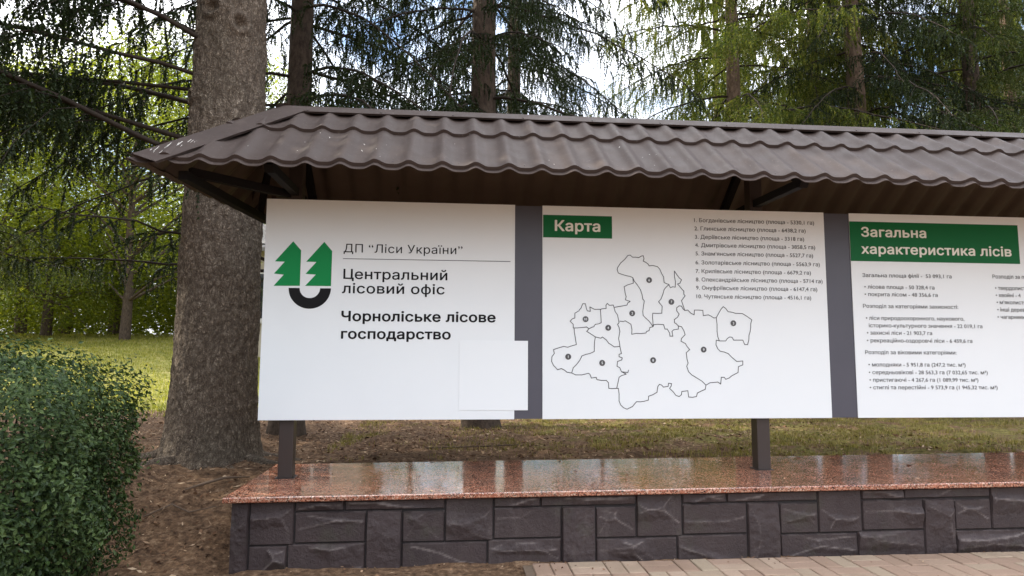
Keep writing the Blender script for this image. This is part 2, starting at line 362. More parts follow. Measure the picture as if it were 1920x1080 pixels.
# ------------------------------------------------------------------ plinth
PX0, PX1, PY0, PY1 = -1.215, 6.35, 3.785, 4.90
def slab_z(x): return 0.397 + 0.006 * (x + 1.0)
plinth = empty('stone_plinth', (2.5, 4.35, 0), 'long low plinth faced with dark cleft stone and topped by polished red granite', 'plinth')
def build_plinth():
    inv = Matrix.Translation((-2.5, -4.35, 0))
    # granite coping: chamfered slab in three lengths with hairline joints
    V, F = [], []
    c = 0.005
    cuts = [PX0, PX1]
    for a, b in zip(cuts, cuts[1:]):
        x0, x1 = a + 0.0008, b - 0.0008
        i = len(V)
        for (ins, dz) in ((c, -0.030), (0, -0.030 + c), (0, -c), (c, 0.0)):
            for px, py in ((x0 + ins, PY0 + ins), (x1 - ins, PY0 + ins), (x1 - ins, PY1 - ins), (x0 + ins, PY1 - ins)): V.append((px - 2.5, py - 4.35, slab_z(px) + dz))
        for r in range(3):
            for k in range(4):
                n = (k + 1) % 4; F.append((i + 4 * r + k, i + 4 * r + n, i + 4 * r + 4 + n, i + 4 * r + 4 + k))
        F.append((i + 12, i + 13, i + 14, i + 15)); F.append((i + 3, i + 2, i + 1, i))
    link('granite_slab', np_mesh('granite_slab', np.array(V), np.array(F)), M['granite'], plinth)
    # core behind the stones
    m = MB(); m.box(PX0 + .05 - 2.5, PX1 - .05 - 2.5, PY0 + .05 - 4.35, PY1 - .03 - 4.35, -0.05, 0.355); m.build('core', M['mortar'], plinth)
    # cleft stones: each face the lower envelope of a few tilted planes
    rnd = random.Random(11)
    VV, FF, WW = [], [], []
    off = 0
    def stone(u0, u1, z0, z1, place, rough=1.0, smooth_face=False):
        nonlocal off
        n = max(6, int((u1 - u0) / 0.0075)); k = max(5, int((z1 - z0) / 0.0075))
        gap = 0.0008
        us = np.linspace(u0 + gap, u1 - gap, n + 1); zs = np.linspace(z0 + gap, z1 - gap, k + 1)
        U, Z = np.meshgrid(us, zs)
        w, h = u1 - u0, z1 - z0
        a, b = (U - u0) / w, (Z - z0) / h
        H = np.full(U.shape, 0.026)
        for q in range(8 if not smooth_face else 4):
            ca, cb = rnd.uniform(.15, .85), rnd.uniform(.15, .85)
            if q == 0: ga, gb = rnd.uniform(-.010, .010), rnd.uniform(.035, .07); base = 0.022      # falls away to the bottom
            elif q == 1: ga, gb = rnd.uniform(-.02, .02), -rnd.uniform(.06, .14); base = 0.022; cb = rnd.uniform(.55, .8)
            else:
                th = rnd.uniform(0, 6.28); gm = rnd.uniform(.02, .09); ga, gb = gm * math.cos(th), gm * math.sin(th); base = rnd.uniform(.018, .028)
            if smooth_face: ga *= .5; gb *= .35
            H = np.minimum(H, base + ga * (a - ca) + gb * (b - cb) * min(1.0, h / 0.12))
        jag = np.array([[noise.noise(Vector((u * 26, z * 26, u0 * 3))) * .6 + noise.noise(Vector((u * 60, z * 60, u0 * 5))) * .5 for u in us] for z in zs])
        H0 = H; H = np.clip(H + jag * 0.0065, 0.004, 0.034)
        e = np.minimum(np.minimum(U - us[0], us[-1] - U), np.minimum(Z - zs[0], zs[-1] - Z))
        H = np.where(e < 1e-6, -0.012, H * (0.45 + 0.55 * np.clip(e / 0.007, 0, 1)))
        # worn crests: strong negative curvature
        lap = np.zeros_like(H); lap[1:-1, 1:-1] = H0[1:-1, 1:-1] * 4 - H0[:-2, 1:-1] - H0[2:, 1:-1] - H0[1:-1, :-2] - H0[1:-1, 2:]
        up = np.clip((Z - (zs[-1] - 0.012)) / 0.008, 0, 1) * 0.30 * (np.sin(U * 21 + u0 * 9) > -0.35)
        Wv = np.clip((lap - 0.0006) / 0.0022, 0, 1) * (rnd.uniform(.35, 1.0)) + up; Wv[e < 0.005] = 0; Wv = np.where(e < 0.016, up, Wv)
        VV.append(place(U.ravel(), Z.ravel(), H.ravel())); WW.append(Wv.ravel())
        i = (np.arange(k)[:, None] * (n + 1) + np.arange(n)[None, :]).ravel()
        FF.append(np.stack([i, i + 1, i + n + 2, i + n + 1], 1) + off); off += (n + 1) * (k + 1)
    PH = 0.365; FY = PY0 + 0.042
    def front(u, z, h): return np.stack([u - 2.5, FY - h - 4.35, z + 0.006 * (u + 1) * (z / PH)], 1)
    L = PX0 + 0.035; R_ = PX1 - 0.035
    mod = 1.09; start = -0.367 - 0.9 * mod
    cells = [(0, .435, 0, .36), (.435, .82, 0, .38), (0, .217, .36, .82), (.217, .466, .38, 1.0), (.466, .82, .38, .84), (.466, .71, .84, 1.0), (.71, 1.217, .84, 1.0), (.82, 1.0, 0, .84)]
    for k in range(0, 7):
        for (a, b, z0, z1) in cells:
            if (a, b) == (.217, .466): z0 = .36
            u0, u1 = start + (k + a) * mod, start + (k + b) * mod
            if k == 0 and a < 0.2: u0 = max(u0, L + 0.10)
            if k == 0 and a < .435 and u0 < L + .1: u0 = L + .1
            u0, u1 = max(u0, L), min(u1, R_)
            if u1 - u0 < 0.03: continue
            stone(u0, u1, z0 * PH - (0.03 if z0 == 0 else 0), z1 * PH, front, smooth_face=(a == .82))
    # corner slab and side faces
    stone(L, L + 0.10, -0.03, PH, front, smooth_face=True)
    SX = L + 0.020
    def side(u, z, h): return np.stack([SX - h - 2.5, (FY + (1 - u)) - 4.35 + 0.0 * z, z], 1)
    for (a, b, z0, z1) in ((0, .3, -.03, .37), (.3, .62, -.03, .20), (.3, .62, .20, .365), (.62, .985, -.03, .365)): stone(a, b, z0, min(z1, PH), side)
    SX2 = R_ - 0.02
    def side2(u, z, h): return np.stack([SX2 + h - 2.5, (FY + u) - 4.35, z], 1)
    for (a, b) in ((0.01, .35), (.35, .7), (.7, 1.0)): stone(a, b, -.03, PH, side2)
    me = np_mesh('stone_cladding', np.concatenate(VV), np.concatenate(FF), smooth=True)
    at = me.attributes.new('wear', 'FLOAT', 'POINT'); at.data.foreach_set('value', np.concatenate(WW).astype(np.float32))
    me.set_sharp_from_angle(angle=math.radians(30))
    link('stone_cladding', me, M['cladding'], plinth)
build_plinth()

# ------------------------------------------------------------------ information stand
TEXTS = [
(0, 'ДП “Ліси України”', -0.6966, 1.82, 0.7616, 0.0549, 'L', 'ink'),
(0, 'Центральний', -0.6924, 1.6484, 0.6599, 0.0632, 'M', 'ink'),
(0, 'лісовий офіс', -0.6982, 1.5564, 0.6496, 0.0629, 'M', 'ink'),
(0, 'Чорноліське лісове', -0.6963, 1.3791, 0.9784, 0.0624, 'B', 'ink'),
(0, 'господарство', -0.6947, 1.2668, 0.6879, 0.0621, 'B', 'ink'),
(1, 'Карта', 0.6771, 1.9902, 0.301, 0.0702, 'B', 'cream'),
(1, '1. Богданівське лісництво (площа - 5330,1 га)', 1.6287, 2.0701, 0.8508, 0.0272, 'S', 'grey'),
(1, '2. Глинське лісництво (площа - 6438,2 га)', 1.6294, 2.0133, 0.7868, 0.0271, 'S', 'grey'),
(1, '3. Деріївське лісництво (площа - 3318 га)', 1.6313, 1.9555, 0.7717, 0.027, 'S', 'grey'),
(1, '4. Дмитрівське лісництво (площа - 3858,5 га)', 1.6313, 1.8996, 0.849, 0.0269, 'S', 'grey'),
(1, '5. Знам’янське лісництво (площа - 5527,7 га)', 1.6332, 1.8421, 0.8297, 0.0269, 'S', 'grey'),
(1, '6. Золотарівське лісництво (площа - 5563,9 га)', 1.6317, 1.7814, 0.877, 0.0268, 'S', 'grey'),
(1, '7. Крилівське лісництво (площа - 6679,2 га)', 1.631, 1.7228, 0.8112, 0.0267, 'S', 'grey'),
(1, '8. Олександрійське лісництво (площа - 5714 га)', 1.6309, 1.6657, 0.8929, 0.0267, 'S', 'grey'),
(1, '9. Онуфріївське лісництво (площа - 6147,4 га)', 1.6309, 1.6099, 0.8521, 0.0266, 'S', 'grey'),
(1, '10. Чутянське лісництво (площа - 4516,1 га)', 1.6327, 1.5518, 0.8041, 0.0265, 'S', 'grey'),
(2, 'Загальна', 2.8214, 1.9961, 0.4748, 0.0657, 'B', 'cream'),
(2, 'характеристика лісів', 2.8169, 1.877, 1.1137, 0.0653, 'B', 'cream'),
(2, 'Загальна площа філії -  53 093,1 га', 2.8135, 1.7132, 0.6555, 0.0268, 'S', 'grey'),
(2, '• лісова площа - 50 328,4 га', 2.8234, 1.6333, 0.5133, 0.0267, 'S', 'grey'),
(2, '• покрита лісом - 48 356,6 га', 2.8226, 1.5818, 0.5346, 0.0266, 'S', 'grey'),
(2, 'Розподіл за категоріями захисності:', 2.8073, 1.5004, 0.6971, 0.0265, 'S', 'grey'),
(2, '• ліси природоохоронного, наукового,', 2.8235, 1.4186, 0.7201, 0.0264, 'S', 'grey'),
(2, 'історико-культурного значення - 22 019,1 га', 2.8423, 1.3678, 0.8327, 0.0264, 'S', 'grey'),
(2, '• захисні ліси - 21 903,7 га', 2.8258, 1.3177, 0.4739, 0.0263, 'S', 'grey'),
(2, '• рекреаційно-оздоровчі ліси - 6 459,6 га', 2.8231, 1.2653, 0.77, 0.0262, 'S', 'grey'),
(2, 'Розподіл за віковими категоріями:', 2.8069, 1.185, 0.6637, 0.0261, 'S', 'grey'),
(2, '• молодняки - 5 951,8 га (247,2 тис. м³)', 2.8257, 1.1017, 0.7056, 0.026, 'S', 'grey'),
(2, '• середньовікові - 28 563,3 га (7 032,65 тис. м³)', 2.8258, 1.0497, 0.8662, 0.026, 'S', 'grey'),
(2, '• пристигаючі - 4 267,6 га (1 089,99 тис. м³)', 2.8277, 0.9987, 0.7912, 0.0259, 'S', 'grey'),
(2, '• стиглі та перестійні - 9 573,9 га (1 945,32 тис. м³)', 2.8269, 0.9479, 0.9309, 0.0259, 'S', 'grey'),
(2, 'Розподіл за породами:', 3.7767, 1.7179, 0, 0.0273, 'S', 'grey'),
(2, '• твердолистяні', 3.7902, 1.6374, 0, 0.0272, 'S', 'grey'),
(2, '• хвойні - 4', 3.7913, 1.5869, 0, 0.0271, 'S', 'grey'),
(2, '• м’яколистяні', 3.7945, 1.5373, 0, 0.0271, 'S', 'grey'),
(2, '• інші деревні', 3.7955, 1.486, 0, 0.027, 'S', 'grey'),
(2, '• чагарники', 3.7937, 1.4349, 0, 0.0269, 'S', 'grey')]
EMBLEM_TREES = [[(-1.0146, 1.8845), (-0.9632, 1.8265), (-0.9636, 1.599), (-1.1259, 1.5968), (-1.0657, 1.6689), (-1.1265, 1.6749), (-1.0629, 1.7519), (-1.1237, 1.7534)], [(-0.8203, 1.8848), (-0.7688, 1.8258), (-0.7694, 1.6), (-0.9306, 1.5995), (-0.867, 1.672), (-0.9308, 1.6763), (-0.8655, 1.7536), (-0.9293, 1.7542)]]
EMBLEM_ARC = (-0.9005, 1.5851, 0.1315, 0.0635)
RULE = [(-0.6996, 1.7767), (0.3796, 1.7797)]
PLATE = [(0.053, 1.2594), (0.4965, 0.8143)]
STRIP_MAP = [(0.5961, 2.0957), (1.0613, 1.9439)]
STRIP_STATS = [(2.7358, 2.1007), (3.9944, 1.8233)]
MAP_LINES = [[(1.0932, 1.735), (1.0966, 1.751), (1.1173, 1.7811), (1.1445, 1.8049), (1.1664, 1.832), (1.1826, 1.8355), (1.1986, 1.8219), (1.2201, 1.8223), (1.2417, 1.8195), (1.2581, 1.8304), (1.2722, 1.8328), (1.2772, 1.8126), (1.2716, 1.7965), (1.2898, 1.7883), (1.3059, 1.7758), (1.3111, 1.7652), (1.3382, 1.7678), (1.3684, 1.7608), (1.3833, 1.7451), (1.3968, 1.7133), (1.4095, 1.6922), (1.412, 1.655), (1.4281, 1.6467), (1.4443, 1.6427), (1.4495, 1.629)], [(1.0932, 1.735), (1.1004, 1.7139), (1.1218, 1.7058), (1.1539, 1.6968), (1.1806, 1.6919), (1.1988, 1.6837), (1.2071, 1.6626), (1.2282, 1.6365), (1.2493, 1.605), (1.2595, 1.5735), (1.2644, 1.5419), (1.275, 1.5294), (1.2691, 1.4998), (1.2631, 1.4577), (1.2659, 1.4315), (1.2839, 1.4138), (1.305, 1.3951), (1.3208, 1.3743), (1.3312, 1.3587)], [(1.4442, 1.6395), (1.4277, 1.6265), (1.4111, 1.6072), (1.4019, 1.5753), (1.3883, 1.5434), (1.3718, 1.5252), (1.3823, 1.5116), (1.3961, 1.496), (1.392, 1.4485), (1.3306, 1.4479), (1.3312, 1.3587)], [(1.4495, 1.629), (1.4547, 1.6205), (1.4711, 1.6271), (1.4874, 1.6242), (1.4903, 1.6615), (1.4841, 1.7328), (1.5, 1.7096), (1.5159, 1.6885), (1.5319, 1.6749), (1.5205, 1.6513), (1.5041, 1.6457), (1.52, 1.6278), (1.536, 1.6089), (1.5466, 1.5984), (1.5461, 1.5772), (1.5546, 1.5666), (1.5289, 1.5345), (1.5391, 1.5029), (1.5492, 1.4712)], [(1.3312, 1.3587), (1.3368, 1.3724), (1.3637, 1.3747), (1.4035, 1.3729), (1.4116, 1.3436), (1.4277, 1.3438), (1.4434, 1.3177), (1.4451, 1.2968), (1.4645, 1.2969), (1.4597, 1.3283), (1.4707, 1.3389), (1.5032, 1.3444), (1.5037, 1.3654)], [(1.3312, 1.3587), (1.3097, 1.3533), (1.304, 1.3323), (1.2878, 1.327), (1.2823, 1.3165), (1.1861, 1.3074), (1.1817, 1.3731), (1.1658, 1.3834), (1.1447, 1.3957), (1.1286, 1.3914), (1.1074, 1.3933)], [(1.1988, 1.6837), (1.2015, 1.6467), (1.1638, 1.6355), (1.139, 1.6225), (1.1449, 1.5825), (1.1521, 1.5563), (1.1464, 1.5352), (1.1784, 1.525), (1.1622, 1.5143), (1.1567, 1.5006), (1.1299, 1.4951), (1.0978, 1.4895), (1.069, 1.4839)], [(1.069, 1.4839), (1.0639, 1.4996), (1.0394, 1.4972), (1.0235, 1.5096), (1.0149, 1.4969), (1.0158, 1.476), (0.986, 1.4736), (0.9775, 1.4672), (0.9803, 1.4234), (0.982, 1.3818), (0.964, 1.3743), (0.9428, 1.371), (0.9321, 1.3553), (0.9163, 1.35), (0.9004, 1.3416), (0.8847, 1.3529), (0.8531, 1.3495), (0.7953, 1.3459)], [(1.069, 1.4839), (1.0762, 1.4557), (1.0919, 1.435), (1.0969, 1.4089), (1.1019, 1.3828), (1.0912, 1.3723), (1.1016, 1.3515), (1.1066, 1.3256), (1.0975, 1.2787), (1.1054, 1.2269), (1.0683, 1.2236), (1.0525, 1.2349), (1.0315, 1.2472), (1.0159, 1.2678), (0.9896, 1.2883), (0.979, 1.28), (0.9422, 1.288), (0.9159, 1.3054), (0.8897, 1.3208), (0.8845, 1.3238), (0.8983, 1.3395)], [(0.7953, 1.3459), (0.7954, 1.3697), (0.7745, 1.3903), (0.7903, 1.406), (0.8061, 1.4113), (0.8063, 1.4425), (0.8327, 1.4584), (0.8486, 1.4794), (0.8593, 1.5056), (0.8773, 1.5058), (0.8803, 1.4902), (0.8834, 1.4745), (0.8907, 1.459), (0.9097, 1.4561), (0.9067, 1.4852), (0.9225, 1.4771), (0.9383, 1.4699), (0.9648, 1.4702), (0.9775, 1.4703)], [(0.8005, 1.3459), (0.8157, 1.2376), (0.7581, 1.2198), (0.732, 1.2248), (0.6643, 1.2039), (0.6694, 1.1783), (0.6538, 1.1577), (0.6517, 1.127), (0.6641, 1.1015), (0.6796, 1.0863), (0.69, 1.0741), (0.716, 1.0813), (0.7367, 1.0711), (0.7523, 1.0579), (0.7835, 1.0529)], [(0.9422, 1.288), (0.9343, 1.2259), (0.934, 1.1929), (0.9045, 1.1794), (0.8782, 1.1741), (0.852, 1.1637), (0.8361, 1.1328), (0.815, 1.1071), (0.7941, 1.0866), (0.7835, 1.0529)], [(0.7835, 1.0529), (0.8095, 1.0407), (0.8512, 1.0407), (0.8931, 1.051), (0.9035, 1.0459), (0.9138, 1.0204), (0.9453, 1.0256), (0.9504, 1.0102), (1.0133, 1.0052), (1.0268, 0.9898), (1.0285, 0.9541), (1.0811, 0.9541)], [(1.1054, 1.2269), (1.1154, 1.1804), (1.0995, 1.1751), (1.0993, 1.1596), (1.1204, 1.1525), (1.117, 1.1391), (1.0884, 1.1286), (1.0848, 1.0977), (1.1037, 1.0875), (1.114, 1.0618), (1.1562, 1.0567), (1.1617, 1.0722)], [(1.114, 1.0618), (1.1455, 1.0464), (1.1137, 1.0361), (1.0977, 1.0258), (1.0922, 1.0001), (1.0811, 0.9541)], [(1.0916, 0.9541), (1.0965, 0.9183), (1.0959, 0.8724), (1.1061, 0.8469), (1.1479, 0.8193), (1.1849, 0.8365), (1.2117, 0.8671), (1.2912, 0.8772), (1.2938, 0.9028), (1.3236, 0.913), (1.3505, 0.9284), (1.3564, 0.9644), (1.3674, 0.9798), (1.3833, 0.9747), (1.3937, 0.9623), (1.4258, 0.9664), (1.4294, 0.9871), (1.4496, 0.985), (1.4472, 0.9695), (1.4362, 0.9541), (1.4624, 0.9283), (1.478, 0.9077), (1.4992, 0.9005), (1.5155, 0.9129), (1.5181, 0.9335), (1.559, 0.9386), (1.5634, 0.8974), (1.6171, 0.9004), (1.6231, 0.9231), (1.6557, 0.9386), (1.6775, 0.9468), (1.6836, 0.9748)], [(1.5037, 1.3654), (1.5252, 1.3603), (1.5408, 1.3342), (1.5489, 1.308), (1.5235, 1.2816), (1.5199, 1.2638), (1.5497, 1.2483), (1.5601, 1.2295), (1.578, 1.2087), (1.5538, 1.1877), (1.5583, 1.146), (1.5652, 1.12), (1.5551, 1.0991), (1.5672, 1.0628), (1.6148, 1.0266), (1.6573, 1.0007), (1.6836, 0.9748)], [(1.5037, 1.3654), (1.4878, 1.381), (1.4771, 1.3862), (1.4775, 1.4072), (1.4995, 1.4232), (1.5107, 1.4444), (1.4949, 1.4654), (1.4954, 1.4865), (1.5119, 1.4994), (1.5281, 1.4974), (1.5365, 1.4817), (1.5492, 1.4691), (1.571, 1.4715), (1.5922, 1.4505), (1.6137, 1.4402), (1.6166, 1.472), (1.6417, 1.4722), (1.6743, 1.4705), (1.6767, 1.4355), (1.7118, 1.4412), (1.7334, 1.4308), (1.7495, 1.4204), (1.7659, 1.4226)], [(1.7659, 1.4226), (1.7832, 1.4525), (1.8003, 1.4792), (1.8173, 1.4975), (1.8334, 1.4849), (1.8493, 1.4638), (1.8985, 1.4537), (1.948, 1.4521), (1.9805, 1.4332), (2.0128, 1.4101), (2.0034, 1.359), (1.9896, 1.3059), (1.9777, 1.2445), (1.958, 1.2444), (1.9457, 1.2739), (1.9095, 1.2737), (1.8821, 1.2735), (1.8717, 1.2924), (1.8553, 1.2944), (1.8386, 1.2837), (1.8272, 1.2679), (1.7836, 1.2676), (1.7734, 1.2938), (1.7689, 1.3307), (1.7702, 1.3782), (1.7659, 1.4226)], [(1.7836, 1.2676), (1.7619, 1.2727), (1.7589, 1.2411), (1.7712, 1.215), (1.7871, 1.1993), (1.8412, 1.1838), (1.8677, 1.1577), (1.8997, 1.1316), (1.9414, 1.1349), (1.9405, 1.1087), (1.9096, 1.0971), (1.9062, 1.0584), (1.8642, 1.0374), (1.82, 1.0134), (1.8095, 1.0269), (1.79, 1.0269), (1.7844, 0.9821), (1.7652, 0.9956), (1.711, 0.9904), (1.6836, 0.9748)], [(1.0811, 0.9541), (1.0916, 0.9541)]]
MAP_DISCS = [(0.761, 1.1582), (1.1912, 1.4464), (1.8833, 1.3866), (1.0283, 1.3489), (0.986, 1.119), (1.3095, 1.6694), (1.4593, 1.5252), (1.3275, 1.1378), (1.6733, 1.2092), (0.8776, 1.4047)]

BX = [(-1.189, 0.409), (0.592, 2.552), (2.736, 4.69)]; BZ0, BZ1 = 0.757, 2.158; BY = 4.30
stand = empty('information_stand', (2.085, 4.375, 0.41), 'long roofed information stand with white notice boards under brown metal tiles', 'information stand')
SO = Vector((2.085, 4.375, 0.41))
def to_stand(o):
    o.data.transform(Matrix.Translation(-SO)); o.parent = stand; return o

from mathutils.geometry import delaunay_2d_cdt
def text_tris(body, weight):
    """outline of the built-in font, filled by winding number so that overlapping strokes stay solid"""
    cu = bpy.data.curves.new('t', 'FONT'); cu.body = body; cu.size = 1.0; cu.resolution_u = 3; cu.dimensions = '2D'; cu.fill_mode = 'NONE'
    if weight in 'LMB': cu.space_character = 1.04
    o = bpy.data.objects.new('t', cu); COL.objects.link(o)
    bpy.context.view_layer.update()
    ev = o.evaluated_get(bpy.context.evaluated_depsgraph_get()); me = ev.to_mesh()
    co = [tuple(p.co) for p in me.vertices]; nb = {}
    for e in me.edges:
        i, j = e.vertices; nb.setdefault(i, []).append(j); nb.setdefault(j, []).append(i)
    ev.to_mesh_clear(); bpy.data.objects.remove(o); bpy.data.curves.remove(cu)
    loops, seen = [], set()
    for st in sorted(nb):
        if st in seen: continue
        lp = [st]; seen.add(st); cur = st + 1 if (st + 1) in nb[st] else nb[st][0]
        while cur not in seen:
            lp.append(cur); seen.add(cur); n = [k for k in nb[cur] if k not in seen]
            if not n: break
            cur = n[0]
        if len(lp) > 2: loops.append([co[i][:2] for i in lp])
    pts, eds, seg = [], [], []
    for lp in loops:
        b = len(pts); n = len(lp); pts += [Vector(p) for p in lp]; eds += [(b + i, b + (i + 1) % n) for i in range(n)]
        seg += [(*lp[i], *lp[(i + 1) % n]) for i in range(n)]
    ov, oe, of, *_ = delaunay_2d_cdt(pts, eds, [], 0, 1e-6)
    V2 = np.array([(p.x, p.y) for p in ov]); T = np.array([tuple(f) for f in of]); c = V2[T].mean(1); sg = np.array(seg)
    up = (sg[None, :, 1] <= c[:, 1:2]) & (sg[None, :, 3] > c[:, 1:2]); dn = (sg[None, :, 1] > c[:, 1:2]) & (sg[None, :, 3] <= c[:, 1:2])
    left = (sg[None, :, 2] - sg[None, :, 0]) * (c[:, 1:2] - sg[None, :, 1]) - (c[:, 0:1] - sg[None, :, 0]) * (sg[None, :, 3] - sg[None, :, 1])
    wn = (up & (left > 0)).sum(1) - (dn & (left < 0)).sum(1)
    v = [(p[0], p[1], 0.0) for p in V2]; f = []
    for t in T[wn != 0]:
        A, B, C = V2[t]
        if (B[0] - A[0]) * (C[1] - A[1]) - (C[0] - A[0]) * (B[1] - A[1]) < 0: t = t[::-1]
        f.append(tuple(int(k) for k in t))
    return v, f
_capv, _ = text_tris('Н', 'S'); CAP = max(p[1] for p in _capv) - min(p[1] for p in _capv)

def letters(mb, body, x, z, width, cap, weight, y, centre=False):
    v, f = text_tris(body, weight); s = cap / CAP
    x0, x1 = min(p[0] for p in v), max(p[0] for p in v)
    sx = width / (x1 - x0) if width else s
    if centre: x -= (x1 - x0) * sx / 2
    w = {'L': 0.0, 'S': 0.006, 'M': 0.016, 'B': 0.032}[weight] * s       # heavier weights: the outline printed several times, slightly shifted
    for k, (ox, oz) in enumerate([(0, 0)] if w == 0 else [(w, 0), (-w, 0), (0, w * .7), (0, -w * .7), (w * .7, w * .5), (-w * .7, -w * .5), (w * .7, -w * .5), (-w * .7, w * .5)]):
        b = len(mb.v); mb.v += [(x + ox + (p[0] - x0) * sx, y - k * .00004 - p[2] * .0008, z + oz + p[1] * s) for p in v]
        for q in f: mb.f.append(tuple(b + i for i in q)); mb.m.append(0)

def disc(mb, cx, cz, r, y, n=28, a0=0.0, a1=2 * math.pi):
    mb.poly([(cx + r * math.cos(a0 + (a1 - a0) * i / n), y, cz + r * math.sin(a0 + (a1 - a0) * i / n)) for i in range(n)])

def build_stand():
    def done(mb, name, mats, bevel=0.0, smooth=False, parent=None):
        o = mb.build(name, mats, None, bevel, smooth); to_stand(o)
        if parent is not None: o.parent = parent
        return o
    # posts
    for px in (-1.021, 2.085, 5.19):
        m = MB(); m.box(px - .044, px + .044, 4.332, 4.42, slab_z(px) - 0.005, 2.66)
        p = done(m, 'post', M['steel'], 0.004)
        m = MB(); m.box(px - .058, px + .058, 4.318, 4.434, slab_z(px) + .0005, slab_z(px) + .004); f = done(m, 'foot_plate', M['steel'], parent=p)
    m = MB(); m.box(-1.10, 5.42, 4.306, 4.328, BZ0 + .002, BZ1 - .004); done(m, 'backing_panel', M['panel'])
    # braces and rafters under the sheets
    for px in (-1.021, 2.085, 5.19):
        m = MB(); m.bar((px, 4.332, 2.215), (px, 3.74, 2.205), .045, .05); done(m, 'outrigger', M['black_steel'])
        m = MB(); m.bar((px, 4.42, 2.215), (px, 4.96, 2.205), .045, .05); done(m, 'outrigger', M['black_steel'])
        m = MB(); m.bar((px, 4.345, 2.685), (px, 3.70, 2.19), .05, .05); m2 = m; done(m, 'rafter', M['black_steel'])
        m = MB(); m.bar((px, 4.355, 2.685), (px, 5.02, 2.175), .05, .05); done(m, 'rafter', M['black_steel'])
    m = MB(); m.bar((-1.20, 4.35, 2.665), (5.5, 4.35, 2.665), .05, .06); done(m, 'ridge_beam', M['black_steel'])
    m = MB(); m.bar((-1.50, 3.76, 2.155), (-1.37, 4.98, 2.150), .05, .05); done(m, 'end_beam', M['black_steel'])
    m = MB(); m.bar((-1.06, 4.345, 2.20), (-1.50, 3.86, 2.20), .04, .05); done(m, 'outrigger', M['black_steel'])
    m = MB(); m.bar((-1.39, 4.86, 2.165), (-1.20, 4.45, 2.58), .04, .05); done(m, 'brace', M['black_steel'])
    m = MB(); m.bar((-1.45, 3.94, 2.345), (5.9, 3.94, 2.345), .03, .03); done(m, 'purlin', M['roof_in'])
    # boards
    labels = ['white board with green fir emblem and black lettering', 'white board with outlined district map and green heading', 'white board with forest statistics under a wide green heading']
    boards = []
    for (x0, x1), lb in zip(BX, labels):
        m = MB(); m.box(x0, x1, BY, BY + .0055, BZ0, BZ1); b = done(m, 'notice_board', M['board'], 0.001); b['label'] = lb; boards.append(b)
    yl, ym = BY - .0022, BY - .0012
    for b, s, x, z, w, c, wt_, col in TEXTS:
        m = MB(); letters(m, s, x, z, w, c, wt_, yl)
        done(m, 'heading_lettering' if col == 'cream' else 'lettering', M[col], parent=boards[b])
    for k, st in ((1, STRIP_MAP), (2, STRIP_STATS)):
        (xa, za), (xb, zb) = st; m = MB(); m.poly([(xa, ym, zb), (xb, ym, zb), (xb, ym, za), (xa, ym, za)]); done(m, 'heading_strip', M['green'], parent=boards[k])
    for tr in EMBLEM_TREES:
        m = MB(); m.poly([(x, ym, z) for x, z in tr[::-1]]); done(m, 'emblem_tree', M['emblem_green'], parent=boards[0])
    cx, cz, ro, ri = EMBLEM_ARC; m = MB(); n = 40
    for i in range(n):
        a, b = math.pi + math.pi * i / n, math.pi + math.pi * (i + 1) / n
        m.poly([(cx + r * math.cos(t), ym, cz + r * math.sin(t)) for r, t in ((ri, a), (ro, a), (ro, b), (ri, b))])
    done(m, 'emblem_arc', M['ink'], parent=boards[0])
    (xa, za), (xb, zb) = RULE; m = MB(); zm = (za + zb) / 2; m.poly([(xa, ym, zm - .0022), (xb, ym, zm - .0022), (xb, ym, zm + .0022), (xa, ym, zm + .0022)]); done(m, 'rule_line', M['grey'], parent=boards[0])
    (xa, za), (xb, zb) = PLATE; m = MB(); m.box(xa, xb, BY - .0024, BY - .0012, zb, za); done(m, 'blank_plate', M['white'], 0.0008, parent=boards[0])
    # map outlines: strips along each border
    rnd = random.Random(3); m = MB(); hw = 0.0024
    for ln in MAP_LINES:
        pts = [Vector((ln[0][0], 0, ln[0][1]))]
        for (xa, za), (xb, zb) in zip(ln, ln[1:]):
            a, b = Vector((xa, 0, za)), Vector((xb, 0, zb)); L_ = (b - a).length
            if L_ > 0.05:
                nn = max(2, int(L_ / 0.025)); pr = Vector((-(b - a).z, 0, (b - a).x)).normalized()
                for i in range(1, nn): pts.append(a.lerp(b, i / nn) + pr * rnd.uniform(-.0045, .0045))
            pts.append(b)
        for a, b in zip(pts, pts[1:]):
            d = (b - a)
            if d.length < 1e-5: continue
            d.normalize(); pr = Vector((-d.z, 0, d.x)) * hw; e = d * hw * .8; y = Vector((0, ym + rnd.uniform(-.0002, .0002), 0))
            m.poly([a - e - pr + y, b + e - pr + y, b + e + pr + y, a - e + pr + y])
    done(m, 'map_outline', M['line'], parent=boards[1])
    for i, (x, z) in enumerate(MAP_DISCS):
        m = MB(); disc(m, x, z, 0.0195, yl); done(m, 'map_marker', M['grey'], parent=boards[1])
    for i, (x, z) in enumerate(MAP_DISCS):
        m = MB(); letters(m, str(i + 1), x, z - .0085, 0, .017, 'M', yl - .0008, centre=True); done(m, 'marker_number', M['white'], parent=boards[1])

    # ---- roof sheets
    EY, EZ, RY, RZ = 3.62, 2.185, 4.35, 2.748
    rings = [(0.0, -.004), (0.034, -.004), (0.0352, .017), (.559, .0), (.5602, .020), (.915, .004)]
    def prof(t):
        c = 0.5 + 0.5 * math.cos(2 * math.pi * t); return 0.027 * c ** 2.0
